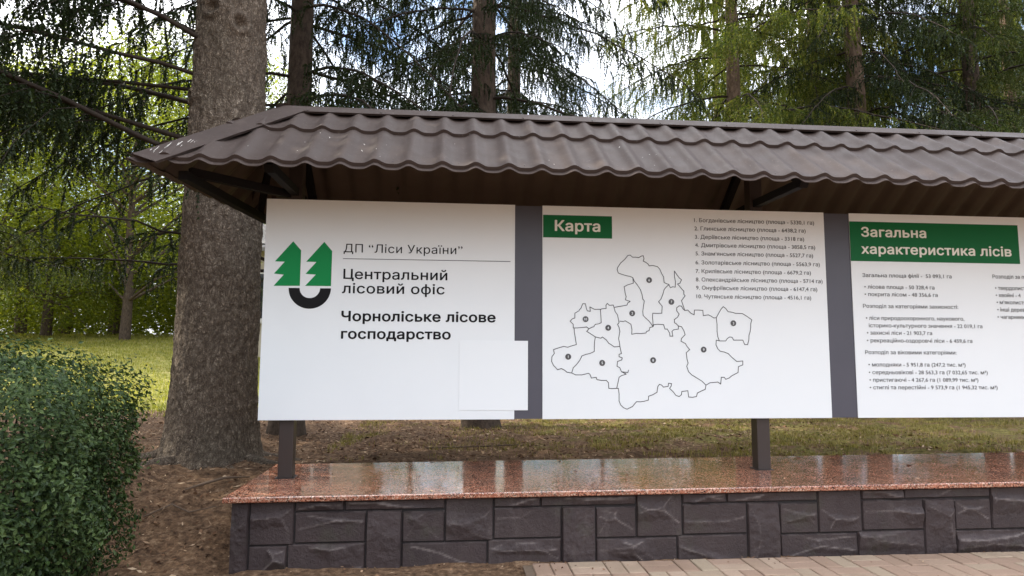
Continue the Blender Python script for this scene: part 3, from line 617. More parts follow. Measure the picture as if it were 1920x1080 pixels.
    def sheet(o, ex, ey, x0, x1, Ls, clips, name, phase=0.0):
        """corrugated tile sheet: o origin on the eave, ex along the eave, ey up the slope"""
        ex, ey = Vector(ex).normalized(), Vector(ey).normalized(); en = ex.cross(ey).normalized()
        if en.z < 0: en = -en
        pitch = 0.186; du = pitch / 14; n = int((x1 - x0) / du); bm = bmesh.new()
        k = Ls / 0.923
        rr = []
        for i in range(len(rings)):
            rr.append(rings[i])
            if i + 1 < len(rings) and rings[i + 1][0] - rings[i][0] > .1:
                for f in (.04, .2, .4, .6, .8, .95):
                    rr.append((rings[i][0] + (rings[i + 1][0] - rings[i][0]) * f, rings[i][1] + (rings[i + 1][1] - rings[i][1]) * f))
        for lay, dz in ((0, 0.0), (1, -0.004)):
            g = []
            for s, h in rr:
                row = []
                for i in range(n + 1):
                    u = x0 + i * du; wv = prof(u / pitch + phase)
                    dent = 0.0015 * noise.noise(Vector((u * 2.2, s * 3, 0.4)))
                    row.append(bm.verts.new(Vector(o) + ex * u + ey * (s * k) + en * (wv + h + dz + dent)))
                g.append(row)
            for a, b in zip(g, g[1:]):
                for i in range(n):
                    f = bm.faces.new((a[i], a[i + 1], b[i + 1], b[i])) if lay == 0 else bm.faces.new((b[i], b[i + 1], a[i + 1], a[i]))
                    f.material_index = lay; f.smooth = True
            if lay == 0: top = g
            else:
                for i in range(n):
                    f = bm.faces.new((g[0][i], g[0][i + 1], top[0][i + 1], top[0][i])); f.material_index = 0
        for p, nn in clips:
            bmesh.ops.bisect_plane(bm, geom=bm.verts[:] + bm.edges[:] + bm.faces[:], plane_co=p, plane_no=nn, clear_outer=True)
        bm.normal_update()
        me = bpy.data.meshes.new(name); bm.to_mesh(me); bm.free(); me.set_sharp_from_angle(angle=math.radians(38))
        o_ = link(name, me, [M['roof'], M['roof_in']]); to_stand(o_); return o_
    A, B, Rg = Vector((-1.72, EY, EZ)), Vector((-1.49, 5.08, EZ)), Vector((-1.12, RY, RZ))
    A2, B2, Rg2 = Vector((5.86, EY, EZ)), Vector((5.86, 5.08, EZ)), Vector((5.30, RY, RZ))
    def vplane(p, q, keep):
        d = q - p; n = Vector((d.y, -d.x, 0)).normalized()
        if (keep - p).dot(n) > 0: n = -n
        return (p, n)
    mid = Vector((2, 4.35, 2.5))
    front_keep, back_keep = Vector((2, 3.7, 0)), Vector((2, 5, 0))
    sl = math.hypot(RY - EY, RZ - EZ)
    fs = sheet((0, EY, EZ), (1, 0, 0), (0, RY - EY, RZ - EZ), -1.86, 6.0, sl, [vplane(A, Rg, front_keep), vplane(A2, Rg2, front_keep)], 'front_roof_slope', phase=0.33)
    bs = sheet((0, 5.08, EZ), (1, 0, 0), (0, RY - 5.08, RZ - EZ), -1.86, 6.0, sl, [vplane(B, Rg, back_keep), vplane(B2, Rg2, back_keep)], 'back_roof_slope', phase=0.1)
    def hip(a, b, r, name):
        ex = (b - a).normalized(); foot = a + ex * (r - a).dot(ex); ey = r - foot
        c = (a + b + r) / 3
        return sheet(a, ex, ey, -.2, (b - a).length + .2, ey.length, [vplane(a, r, c), vplane(b, r, c)], name, phase=.2)
    hip(A, B, Rg, 'end_roof_slope'); hip(A2, B2, Rg2, 'end_roof_slope')
    # ---- folded caps
    def cap(p, q, d1, d2, w, name, lip=0.010, w2=None):
        """folded flashing along p-q with wings going down d1 and d2"""
        m = MB(); d1, d2 = Vector(d1).normalized(), Vector(d2).normalized(); up = -(d1 + d2).normalized() * 0.0
        n1 = (q - p).cross(d1).normalized(); n1 = n1 if n1.z > 0 else -n1
        n2 = (q - p).cross(d2).normalized(); n2 = n2 if n2.z > 0 else -n2
        N = 10
        for d, nn, w in ((d1, n1, w), (d2, n2, w2 or w)):
            for i in range(N):
                a, b = p.lerp(q, i / N), p.lerp(q, (i + 1) / N)
                t = -nn * 0.0022
                e0, e1 = a + d * w + d * .002 * math.sin(i * 2.3), b + d * w + d * .002 * math.sin((i + 1) * 2.3)
                l0, l1 = e0 - nn * lip, e1 - nn * lip
                for z_, mm in ((Vector((0, 0, 0)), 0), (t, 0)):
                    m.poly([a + z_, b + z_, e1 + z_, e0 + z_], mm); m.poly([e0 + z_, e1 + z_, l1 + z_, l0 + z_], mm)
        return done(m, name, M['roof'])
    dn_f = Vector((0, EY - RY, EZ - RZ)).normalized(); dn_b = Vector((0, 5.08 - RY, EZ - RZ)).normalized()
    nf = Vector((0, -(RZ - EZ), RY - EY)).normalized(); nb = Vector((0, RZ - EZ, RY - EY)).normalized()
    top = Vector((0, 0, .050))
    cap(Vector((-1.16, RY, RZ)) + top, Vector((5.34, RY, RZ)) + top, dn_f, dn_b, .105, 'ridge_cap')
    def hipcap(a, r, front, endd, name, w=.185):
        ax = (r - a).normalized()
        d1 = (front - ax * front.dot(ax)).normalized(); d2 = (endd - ax * endd.dot(ax)).normalized()
        return cap(a + ax * .012 + top * .8, r + ax * .02 + top * 1.06, d1, d2, w, name, w2=.075)
    n_end = (B - A).cross(Rg - A).normalized(); n_end = n_end if n_end.z > 0 else -n_end
    dn_end = Vector((-(Rg - (A + B) / 2).x, 0, -(RZ - EZ)))
    def inplane(n, side):  # horizontal direction in a plane, pointing to side, plus its fall line
        h = Vector((n.y, -n.x, 0)); return h if h.dot(side) > 0 else -h
    hc = hipcap(A, Rg, inplane(nf, Vector((1, 0, 0))), inplane(n_end, Vector((0, 1, 0))), 'hip_cap')
    hipcap(B, Rg, inplane(nb, Vector((1, 0, 0))), inplane(n_end, Vector((0, -1, 0))), 'hip_cap')
    n_end2 = (B2 - A2).cross(Rg2 - A2).normalized(); n_end2 = n_end2 if n_end2.z > 0 else -n_end2
    hipcap(A2, Rg2, inplane(nf, Vector((-1, 0, 0))), inplane(n_end2, Vector((0, 1, 0))), 'hip_cap')
    hipcap(B2, Rg2, inplane(nb, Vector((-1, 0, 0))), inplane(n_end2, Vector((0, -1, 0))), 'hip_cap')
    # white droppings on the front wing of the left hip cap and on the tiles beside it
    ax = (Rg - A).normalized(); d1 = inplane(nf, Vector((1, 0, 0))); d1 = (d1 - ax * d1.dot(ax)).normalized()
    nn = ax.cross(d1).normalized(); nn = nn if nn.z > 0 else -nn
    rnd = random.Random(8); m = MB(); base = A + ax * .012 + top * .8
    for i in range(46):
        t = rnd.uniform(.03, .85); s = rnd.uniform(.015, .115); p = base + ax * t + d1 * s + nn * .003
        d = (dn_f * 1.0 + ax * rnd.uniform(-.25, .05)).normalized(); L_ = rnd.choice((.008, .018, .03, .045, .055)) * rnd.uniform(.7, 1.2); w_ = nn.cross(d) * rnd.uniform(.0014, .0028)
        m = MB(); m.poly([p - w_, p + w_, p + w_ * .6 + d * L_, p - w_ * .7 + d * L_]); done(m, 'dropping', M['dropping'], parent=hc)
    for i in range(26):
        u, sv = rnd.choice((rnd.uniform(-1.25, -.2), rnd.uniform(-1.25, 1.5))), rnd.uniform(.08, .8)
        p = Vector((u, EY, EZ)) + Vector((0, RY - EY, RZ - EZ)).normalized() * sv * .85 + nf * (prof(u / .186 + .33) + (.017 * (1 - (sv - .035) / .525) if sv < .56 else .02 * (1 - (sv - .56) / .36)) + .004)
        d = (dn_f + Vector((rnd.uniform(-.5, .5), 0, 0))).normalized(); L_ = rnd.choice((.004, .006, .010, .022)); w_ = nf.cross(d) * rnd.uniform(.0012, .0024)
        m = MB(); m.poly([p - w_, p + w_, p + w_ * .6 + d * L_, p - w_ * .7 + d * L_]); done(m, 'dropping', M['dropping'], parent=fs)
    # screws
    en = nf; first = None
    ey = Vector((0, RY - EY, RZ - EZ)).normalized()
    spots = []
    for k in range(-7, 31):
        u = (k + .5 - .33) * .186
        if k % 2 == 0 and -1.45 < u < 5.6: spots.append(Vector((u, EY, EZ)) + ey * .075 + en * (.0135))
    for k in range(0, 14): spots.append(Vector((-.95 + k * .47, RY, RZ)) + top + dn_f * .085 + en * .001)
    for c in spots:
        if first is None:
            bm = bmesh.new(); bmesh.ops.create_cone(bm, cap_ends=True, segments=8, radius1=.0075, radius2=.0055, depth=.007)
            me = bpy.data.meshes.new('roof_screw'); bm.to_mesh(me); bm.free(); first = link('roof_screw', me, M['steel'], fs); o = first
        else:
            o = first.copy(); COL.objects.link(o); o.parent = fs
        o.location = c - SO; o.rotation_euler = en.to_track_quat('Z', 'Y').to_euler()
build_stand()

# ------------------------------------------------------------------ spruces
def trunk_mesh(name, r0, h, seed, fine=False, knots=(), flare=0.26, lean=(0, 0)):
    rnd = random.Random(seed)
    if fine:
        zs = np.concatenate([np.linspace(-0.12, 4.6, 400), np.linspace(4.75, h, 40)]); k = 200
    else:
        zs = np.concatenate([np.linspace(-0.12, 1.0, 14), np.linspace(1.2, h, 34)]); k = 22
    lob = [(rnd.uniform(0, 6.28), rnd.uniform(.5, 1.1)) for _ in range(7)]
    V = []
    for z in zs:
        t = max(0.0, z) / h; r = r0 * (1 - t) ** 0.8 * 1.0 + 0.012
        for i in range(k):
            a = 2 * math.pi * i / k; rr = r
            fl = math.exp(-max(0, z + .05) / 0.20)
            rr += r0 * flare * fl * (0.45 + sum(w * max(0, math.cos(a - c)) ** 8 for c, w in lob))
            rr *= 1 + 0.035 * noise.noise(Vector((math.cos(a) * 1.3, math.sin(a) * 1.3, z * .5 + seed)))
            if fine and z < 4.7:
                c, s = math.cos(a) * r, math.sin(a) * r
                rr += 0.014 * noise.noise(Vector((c * 11, s * 11, z * 4))) + 0.0095 * noise.noise(Vector((c * 30, s * 30, z * 15))) + 0.0055 * noise.noise(Vector((c * 70, s * 70, z * 50)))
                for (ka, kz, kr) in knots:
                    da = (a - ka + math.pi) % (2 * math.pi) - math.pi; d = math.hypot(da * r, z - kz) / kr
                    rr += 0.024 * math.exp(-((d - 1) / .38) ** 2) - 0.040 * math.exp(-(d / .55) ** 2)
            V.append((rr * math.cos(a) + lean[0] * z, rr * math.sin(a) + lean[1] * z, z))
    n = len(zs); i = np.arange(n - 1)[:, None] * k; j = np.arange(k)[None, :]; j2 = (j + 1) % k
    F = np.stack([i + j, i + j2, i + k + j2, i + k + j], -1).reshape(-1, 4)
    return np_mesh(name, np.array(V), F, smooth=True)

def needles(P, D, L, rng, nl, nw, step):
    """P origins, D unit directions, L lengths; strands sag towards the ground. Returns tri vertices"""
    N = len(P); K = 11; per = 3
    t = (np.arange(K) + 0.3) / K
    g = np.array([0, 0, -1.0])
    C = P[:, None, :] + D[:, None, :] * (L[:, None] * t[None, :])[..., None] + g * (0.35 * L[:, None] * t[None, :] ** 2)[..., None]   # N,K,3
    T = D[:, None, :] + g * (0.7 * t[None, :, None]); T = T / np.linalg.norm(T, axis=2)[..., None]
    R1 = rng.normal(size=(N, K, per, 3)); T4 = T[:, :, None, :]
    R1 = R1 - (R1 * T4).sum(-1, keepdims=True) * T4; R1 /= np.linalg.norm(R1, axis=-1)[..., None] + 1e-9
    ln = nl * (0.7 + 0.6 * rng.random((N, K, per, 1))) * (1.0 - 0.35 * t[None, :, None, None])
    tip = C[:, :, None, :] + (T4 * 0.75 + R1 * 0.65) * ln
    b0 = C[:, :, None, :] + T4 * (nw / 2) + np.cross(T4, R1) * nw * .45; b1 = C[:, :, None, :] - T4 * (nw / 2) - np.cross(T4, R1) * nw * .45
    return np.stack([b0, b1, tip], axis=3).reshape(-1, 3)

def spruce_meshes(name, seed, h, z_low, z_high, limb_len, dens, az=None, sag=0.20, up0=0.10, sparse_below=0, hang=0.75, nl=0.03, nw=0.008, r0=0.15, strand=(.12, .34), whorl=.42, lodz=8.0, az_bias=None, wr=1.0):
    rnd = random.Random(seed); rng = np.random.default_rng(seed)
    wood = []; SP, SD, SL = [], [], []
    HP, HD, HL = [], [], []
    z = z_low
    while z < z_high:
        nb = rnd.randint(4, 6); a0 = rnd.uniform(0, 6.28)
        for b in range(nb):
            a = a0 + b * 2 * math.pi / nb + rnd.uniform(-.3, .3); zz = z + rnd.uniform(-.16, .16)
            if az and not az(a % (2 * math.pi), zz): continue
            if az_bias and zz < 5.2: a = az_bias[0] + (((a - az_bias[0] + math.pi) % (2 * math.pi)) - math.pi) * az_bias[1]
            far = zz > lodz
            t = (zz - z_low) / (h - z_low)
            L = limb_len * (1 - t) ** 0.75 * rnd.uniform(.72, 1.15) + 0.25
            n = 12; s = np.linspace(0, L, n)
            cx, cy = math.cos(a), math.sin(a); bend = rnd.uniform(-.12, .12)
            e = up0 + rnd.uniform(-.15, .12) + 0.25 * t; k = sag * rnd.uniform(.7, 1.3) / max(L, 1.0) * 1.6
            tipup = 0.03 * rnd.uniform(0, 1)
            zz_ = zz + s * e - k * s ** 2 * .5 + tipup * np.maximum(0, s - L * .6) ** 2 * 6
            while zz_.min() < 1.75 and k > .02: k *= .7; e = max(e, -.05) + .02; zz_ = zz + s * e - k * s ** 2 * .5
            off = bend * s ** 2 / L
            r_t = r0 * (1 - zz / h) ** .8
            P = np.stack([cx * (s + r_t * .6) - cy * off, cy * (s + r_t * .6) + cx * off, zz_], 1)
            P[1:-1] += rng.normal(size=(n - 2, 3)) * 0.012 * L / 3
            rb = (0.006 + 0.0055 * L) * wr
            wood.append((P, np.linspace(rb, 0.0035, n), 5 if not far else 3))
            # side twigs
            dead = zz < sparse_below
            step = (.085 if not far else .2) / dens
            ss = np.arange(L * (.30 if dead else .14), L, step); ss = ss + rng.normal(size=len(ss)) * .02
            for q, sv in enumerate(ss):
                if dead and rnd.random() < .45: continue
                f = min(.999, max(0, sv / L)) * (n - 1); i = int(f); p = P[i] + (P[i + 1] - P[i]) * (f - i)
                d = P[i + 1] - P[i]; d /= np.linalg.norm(d)
                sd = 1 if q % 2 else -1
                lat = np.array([-d[1], d[0], 0]) * sd
                l2 = (0.20 + 0.27 * L * max(0.0, 1 - sv / L) ** .8 * rnd.uniform(.5, 1.1)) * rnd.uniform(.6, 1.1) * (.8 if dead else 1)
                d2 = d * rnd.uniform(.35, .8) + lat * rnd.uniform(.6, 1.0) + np.array([0, 0, rnd.uniform(-.5, .05)]); d2 /= np.linalg.norm(d2)
                u = np.linspace(0, l2, 4); Q = p + d2 * u[:, None] + np.array([0, 0, -1.0]) * (u ** 2 * rnd.uniform(.25, .6))[:, None]
                if not far: wood.append((Q, np.linspace(.0045, .0018, 4), 3))
                # strands hanging from the twig
                sv2 = np.arange(.03, l2, (.05 if not far else .13) / dens)
                for w in sv2:
                    g_ = w / l2 * 3; i2 = min(2, int(g_)); pp = Q[i2] + (Q[i2 + 1] - Q[i2]) * (g_ - i2)
                    if dead and rnd.random() < .35: continue
                    hd = rnd.random() < hang
                    dd = np.array([rnd.gauss(0, .28), rnd.gauss(0, .28), -1.0]) if hd else d2 + np.array([rnd.gauss(0, .5), rnd.gauss(0, .5), rnd.gauss(-.2, .3)])
                    dd /= np.linalg.norm(dd); ll = rnd.uniform(*strand) * (.6 + .4 * (1 - w / l2))
                    if far: HP.append(pp); HD.append(dd); HL.append(ll * 1.3)
                    else: SP.append(pp); SD.append(dd); SL.append(ll)
                tgt = (HP, HD, HL) if far else (SP, SD, SL)
                tgt[0].append(Q[1]); tgt[1].append(d2); tgt[2].append(l2 * .7)
        z += whorl * rnd.uniform(.8, 1.2) * (1 if z < lodz else 1.4)
    Vw, Fw = tubes(wood)
    T = [needles(np.array(SP), np.array(SD), np.array(SL), rng, nl, nw, 0)]
    if HP: T.append(needles(np.array(HP), np.array(HD), np.array(HL), rng, nl * 2.4, nw * 2.6, 0))
    T = np.concatenate(T)
    mw_ = np_mesh(name + '_limbs', Vw, Fw, smooth=True)
    mn = np_mesh(name + '_crown', T, np.arange(len(T)).reshape(-1, 3))
    print(name, 'tris', len(T) // 3, 'wood', len(Fw))
    return mw_, mn

PI = math.pi
def gz(x, y): return ground_z(x, y, False)

# the large trunk at the left: limbs only away from the stand until high up
def az_big(a, z):
    return 0.55 * PI < a < 1.42 * PI if z < 4.8 else (0.3 * PI < a < 1.6 * PI if z < 7 else True)
def spruce(name_seed, x, y, r0, h, label, meshes, rz, mats, fine=False, knots=(), lean=(0, 0), group=None, scale=1.0):
    o = empty('spruce_tree', (x, y, gz(x, y) - .02), label, 'tree', group)
    t = link('trunk', trunk_mesh('trunk', r0, h, name_seed, fine, knots, lean=lean), mats[0], o)
    for nm, me, mt in (('limbs', meshes[0], M['twig']), ('crown', meshes[1], mats[1])):
        c = bpy.data.objects.new(nm, me); COL.objects.link(c); c.parent = o; c.rotation_euler = (0, 0, rz); c.scale = (scale,) * 3
        if not me.materials: me.materials.append(mt)
    return o
def roots(tree, x, y):
    rnd = random.Random(14)
    for a, L_, r in ((-0.35, .75, .060), (-1.15, .55, .052), (-2.0, .85, .058), (-2.9, .6, .055), (.6, .7, .06)):
        P = []
        for i in range(9):
            t = i / 8; d = .27 + L_ * t; aa = a + .35 * math.sin(t * 3 + a * 5) * t; px, py = d * math.cos(aa), d * math.sin(aa)
            P.append((px, py, ground_z(x + px, y + py) - gz(x, y) + .002 + .05 * (1 - t) ** 2 - .025 * t + rnd.uniform(-.006, .006)))
        Vr, Fr = tubes([(np.array(P), np.linspace(r, .010, 9), 9)]); link('root', np_mesh('root', Vr, Fr, True), M['bark'], tree)
mA = spruce_meshes('big', 5, 15, 2.5, 13.5, 4.6, 1.0, az_big, sag=.20, up0=.20, hang=.75, r0=.33, strand=(.12, .36), whorl=.40, nw=.017, az_bias=(1.22 * math.pi, .5), wr=.7)
mB = spruce_meshes('slim', 9, 13, 1.9, 12.5, 2.6, 0.85, None, sag=.6, up0=-.16, sparse_below=3.6, hang=.8, r0=.14, whorl=.56, nw=.016)
mC = spruce_meshes('full', 21, 13, 2.6, 12.3, 3.0, 0.88, None, sag=.5, up0=.0, hang=.85, r0=.15, strand=(.16, .46), whorl=.46, nl=.037, nw=.017)
import copy as _c
def remat(ms, mt):
    out = []
    for m_, t_ in zip(ms, (M['twig'], mt)):
        k = m_.copy(); k.materials.clear(); k.materials.append(t_); out.append(k)
    return tuple(out)
mCd = remat(mC, M['needle_half_lit'])
dark, olive = (M['dark_bark'], M['needle_dark']), (M['sunlit_bark'], M['needle_sunlit'])
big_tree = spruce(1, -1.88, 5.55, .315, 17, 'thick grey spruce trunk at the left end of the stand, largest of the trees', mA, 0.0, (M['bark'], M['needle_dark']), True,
       knots=((-1.85, 3.62, .075), (-1.05, 3.50, .07), (-2.5, 2.9, .05)))
roots(big_tree, -1.88, 5.55)
spruce(2, -1.73, 7.35, .155, 14, 'slim dark spruce close behind the thick grey trunk', mB, 0.7, dark)
spruce(3, 0.33, 7.8, .185, 14, 'dark spruce whose bare trunk rises behind the middle of the first board', mB, 2.6, dark, lean=(.004, 0))
spruce(4, 0.98, 10.6, .15, 13, 'dark spruce partly hidden just right of the middle trunk', mB, 4.4, dark)
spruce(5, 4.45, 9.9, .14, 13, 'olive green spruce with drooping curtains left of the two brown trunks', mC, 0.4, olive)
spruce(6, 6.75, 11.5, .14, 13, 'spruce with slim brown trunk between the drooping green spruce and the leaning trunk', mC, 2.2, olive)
spruce(7, 6.36, 9.5, .165, 14, 'spruce with a leaning sunlit brown trunk right of the drooping green crowns', mB, 1.2, (M['sunlit_bark'], M['needle_dark']), lean=(-.02, 0))
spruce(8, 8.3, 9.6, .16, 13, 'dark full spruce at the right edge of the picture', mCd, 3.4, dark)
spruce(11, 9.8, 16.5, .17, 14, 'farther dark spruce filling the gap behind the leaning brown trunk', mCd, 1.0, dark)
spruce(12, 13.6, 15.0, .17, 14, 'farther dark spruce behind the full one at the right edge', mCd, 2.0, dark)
spruce(9, -8.6, 9.2, .17, 13, 'dark full spruce at the left edge behind the hedge', mCd, 5.0, dark)  # added with the next two for shade on the stand
spruce(14, -6.9, 4.4, .18, 14, 'unseen dark spruce added beside the hedge to cast shade', mCd, 0.9, dark)  # added out of frame to keep direct sun off the paving
spruce(15, -6.6, 0.8, .18, 14, 'unseen dark spruce added left of the viewer to shade the paving', mCd, 2.9, dark)  # second added shade tree, outside the view
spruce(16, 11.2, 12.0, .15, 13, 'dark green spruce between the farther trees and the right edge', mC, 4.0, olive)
spruce(13, 8.0, 19.0, .17, 14, 'farther olive spruce behind the drooping green curtains', mC, 5.2, olive)

# ------------------------------------------------------------------ broadleaved trees beyond the lawn
def leaf_quads(C, N, size, rng, fold=0.25):
    """C centres, N normals, size (n,): folded leaf of two triangles pairs -> quads (n,4 verts x2)"""
    n = len(C); R1 = rng.normal(size=(n, 3)); R1 -= (R1 * N).sum(1, keepdims=True) * N; R1 /= np.linalg.norm(R1, axis=1)[:, None] + 1e-9
    R2 = np.cross(N, R1); s = size[:, None]
    p0 = C - R1 * s * .5; p2 = C + R1 * s * .5
    a = C + R2 * s * .27 + N * s * fold * .3 - R1 * s * .06; b = C - R2 * s * .27 + N * s * fold * .3 - R1 * s * .06
    V = np.stack([p0, a, p2, b], 1).reshape(-1, 3); i = np.arange(n)[:, None] * 4
    F = np.concatenate([i + np.array([[0, 2, 1]]), i + np.array([[0, 3, 2]])], 0)
    return V, F

def broadleaf(seed, h, rad, z0, n_clump, per, leaf):
    rng = np.random.default_rng(seed); rnd = random.Random(seed)
    C, N, limbs = [], [], []
    for c in range(n_clump):
        t = rnd.random() ** .8; z = z0 + (h - z0) * t; rr = rad * (0.35 + 0.75 * math.sin(PI * min(1, .12 + t * .86))) * rnd.uniform(.35, 1.0); a = rnd.uniform(0, 6.28)
        cc = np.array([rr * math.cos(a), rr * math.sin(a), z]); cs = rnd.uniform(.35, .85) * rad / 3
        P = cc + rng.normal(size=(per, 3)) * np.array([cs, cs, cs * .42]); C.append(P)
        nn = rng.normal(size=(per, 3)) * .6 + np.array([0, 0, 1.0]) + (P - np.array([0, 0, z])) * .12; N.append(nn / np.linalg.norm(nn, axis=1)[:, None])
        if c % 3 == 0:
            b = np.array([0, 0, max(1.2, z - rr * .7)]); m_ = (b + cc) / 2 + np.array([0, 0, .2]); limbs.append((np.array([b, m_, cc]), [.05, .03, .01], 5))
    C = np.concatenate(C); N = np.concatenate(N)
    V, F = leaf_quads(C, N, leaf * rng.uniform(.6, 1.3, len(C)), rng)
    me = np_mesh('leaf_crown', V, F)
    Vt, Ft = tubes([(np.array([[0, 0, -.2], [.03, .02, 1.5], [-.04, .05, 3], [0, 0, h * .8]]), [.17, .13, .11, .03], 10)])
    Vl, Fl = tubes(limbs)
    return me, np_mesh('leaf_trunk', Vt, Ft, True), np_mesh('leaf_limbs', Vl, Fl, True)
LB = [broadleaf(41, 9.5, 3.4, 1.5, 110, 210, .12), broadleaf(42, 7.5, 3.0, 0.8, 100, 200, .11), broadleaf(43, 4.0, 2.4, 0.1, 70, 190, .10)]
for crown, trunk, limb in LB:
    crown.materials.append(M['leaf']); trunk.materials.append(M['dark_bark']); limb.materials.append(M['dark_bark'])
def broad(x, y, k, rz, sc, label, cat='tree', name='leafy_tree'):
    o = empty(name, (x, y, gz(x, y) - .05), label, cat, 'bright green leafy trees beyond the lawn')
    for nm, me in zip(('crown', 'trunk', 'limbs'), LB[k]):
        c = bpy.data.objects.new(nm, me); COL.objects.link(c); c.parent = o; c.rotation_euler = (0, 0, rz); c.scale = (sc,) * 3
for args in [(-9.8, 21.0, 0, 0.3, 1.0, 'bright leafy tree beyond the lawn, seen just left of the thick trunk'),
             (-13.6, 20.5, 1, 1.3, 1.1, 'bright leafy tree at the left behind the hedge'),
             (-17.5, 23.0, 0, 2.1, 1.1, 'tall leafy tree at the left edge beyond the lawn'),
             (-8.9, 27.5, 0, 4.0, 1.2, 'leafy tree deep in the row beside the pale house'),
             (-14.5, 30.0, 0, 5.0, 1.25, 'tall leafy tree at the back of the left row'),
             (-21.0, 31.0, 1, 0.6, 1.6, 'broad leafy tree at the far left back'),
             (-11.9, 25.0, 2, 0.9, 1.1, 'low leafy shrub filling the foot of the left tree row'),
             (-16.4, 27.0, 2, 2.9, 1.3, 'wide low shrub under the tall left trees'),
             (-10.3, 33.0, 2, 3.9, 1.5, 'low leafy shrub farthest behind the lawn'),
             (-23.5, 26.0, 2, 1.9, 1.5, 'leafy shrub at the far left foot of the trees'),
             (-12.9, 22.5, 2, 5.1, 1.0, 'low leafy shrub nearest to the lawn edge'),
             (-8.0, 24.5, 2, 4.4, .9, 'small leafy shrub next to the pale house'),
             (-18.6, 34.0, 2, 2.2, 1.9, 'big leafy shrub at the very back of the left trees'),
             (-13.5, 36.0, 2, 3.3, 2.0, 'big leafy shrub closing the view beyond the lawn'),
             (-1.6, 27.0, 1, 2.7, 1.0, 'unseen leafy tree added far behind the first board for the slab reflection'),  # added out of sight to break up the sky mirrored in the granite
             (6.6, 29.0, 0, 0.2, .9, 'unseen leafy tree added far behind the map board for the slab reflection'),  # hidden by the boards; added only for the granite's reflection
             (11.5, 31.0, 1, 5.3, 1.2, 'unseen leafy tree added far behind the statistics board for the slab reflection'),  # likewise added unseen, for streaks in the granite's reflection
             (3.0, 30.0, 0, 1.1, 1.0, 'leafy tree far behind the middle of the stand'),
             (24.0, 24.0, 1, 4.1, 1.4, 'leafy tree far out at the right')]:
    broad(*args)

def woodland():
    rng = np.random.default_rng(91); n = 46000
    X_ = rng.uniform(-46, -9.5, n); Y_ = 38 + rng.normal(0, 1.6, n) - .12 * (X_ + 25); top = np.array([4.2 + 1.8 * noise.noise(Vector((x * .22, 3.3, 0))) + 1.0 * noise.noise(Vector((x * .8, 1.3, 0))) for x in X_])
    f = rng.random(n) ** .8; g0 = np.array([ground_z(x, y, False) for x, y in zip(X_, Y_)])
    Y_ = Y_ - 1.3 * np.sin(f * PI) * (0.6 + np.array([noise.noise(Vector((x * .6, z * 3, 5))) for x, z in zip(X_, f)]))
    N = rng.normal(size=(n, 3)) * .6 + np.array([0, -.5, .8]); N /= np.linalg.norm(N, axis=1)[:, None]
    V, F = leaf_quads(np.stack([X_, Y_, g0 + f * top], 1), N, rng.uniform(.16, .34, n), rng)
    tag(link('woodland', np_mesh('woodland', V, F), M['leaf']), 'far green thicket closing the view behind the lawn', 'thicket', kind='stuff')
woodland()

# ------------------------------------------------------------------ hedge
def build_hedge():
    rng = np.random.default_rng(77)
    cx, cy, cz = -3.0, 3.05, 0.60; ax, ay, az = 1.55, 0.72, 0.60
    n = 130000
    D = rng.normal(size=(n, 3)); 
    e = 0.30
    D /= np.linalg.norm(D, axis=1)[:, None]
    q = (np.abs(D) ** (1 / .2)).sum(1) ** .2
    D = D / q[:, None]                                   # superellipsoid surface direction
    f = np.array([noise.noise(Vector((d[0] * 3.0, d[1] * 1.7, d[2] * 1.9))) * .6 + noise.noise(Vector((d[0] * 8, d[1] * 4, d[2] * 4.5))) * .4 for d in D])
    depth = rng.random(n) ** 1.6 * 0.34
    sprig = np.where(rng.random(n) < .08, rng.random(n) * .11, 0)
    k = 1 + f * .24 - depth + sprig
    P = np.stack([cx + D[:, 0] * ax * (1 + (k - 1) * .45), cy + D[:, 1] * ay * k, cz + D[:, 2] * az * (1 + (k - 1) * .8)], 1)
    P[:, 0] += np.where(P[:, 0] > cx, (P[:, 2] - 1.1) * .10, 0)      # narrower at the foot
    keep = P[:, 2] > 0.03; P = P[keep]; D = D[keep]; n = len(P)
    ex, eD = [], []
    for _ in range(150):
        i = int(rng.integers(n)); 
        if P[i, 2] < .75 or depth[keep][i] > .08: continue
        d = D[i] * .5 + np.array([0, 0, .8]) + rng.normal(size=3) * .35; d /= np.linalg.norm(d); L_ = rng.uniform(.05, .15)
        for t in np.linspace(0, 1, int(L_ / .007)): ex.append(P[i] + d * L_ * t + rng.normal(size=3) * .007); eD.append(d)
    P = np.concatenate([P, np.array(ex)]); D = np.concatenate([D, np.array(eD)]); n = len(P)
    N = D * np.array([.8, .8, .8]) + np.array([0, 0, .55]) + rng.normal(size=(n, 3)) * .55; N /= np.linalg.norm(N, axis=1)[:, None]
    V, F = leaf_quads(P, N, rng.uniform(.015, .034, n), rng, fold=.4)
    o = empty('hedge', (cx, cy, 0), 'dense dark green clipped hedge in the left foreground', 'hedge')
    me = np_mesh('foliage', V - np.array([cx, cy, 0]), F); link('foliage', me, M['box_leaf'], o)
    rnd = random.Random(5); st = []
    for i in range(150):
        a = rnd.uniform(-.85, .85) * ax; b = rnd.uniform(-.7, .7) * ay; tx, ty = a + rnd.uniform(-.25, .25), b * 1.25 + rnd.uniform(-.1, .1)
        st.append((np.array([[a, b, 0], [(a + tx) / 2 + rnd.uniform(-.05, .05), (b + ty) / 2, .5], [tx, ty, rnd.uniform(.8, 1.16)]]), [.010, .007, .003], 4))
    Vt, Ft = tubes(st); link('stems', np_mesh('stems', Vt, Ft, True), M['twig'], o)
build_hedge()

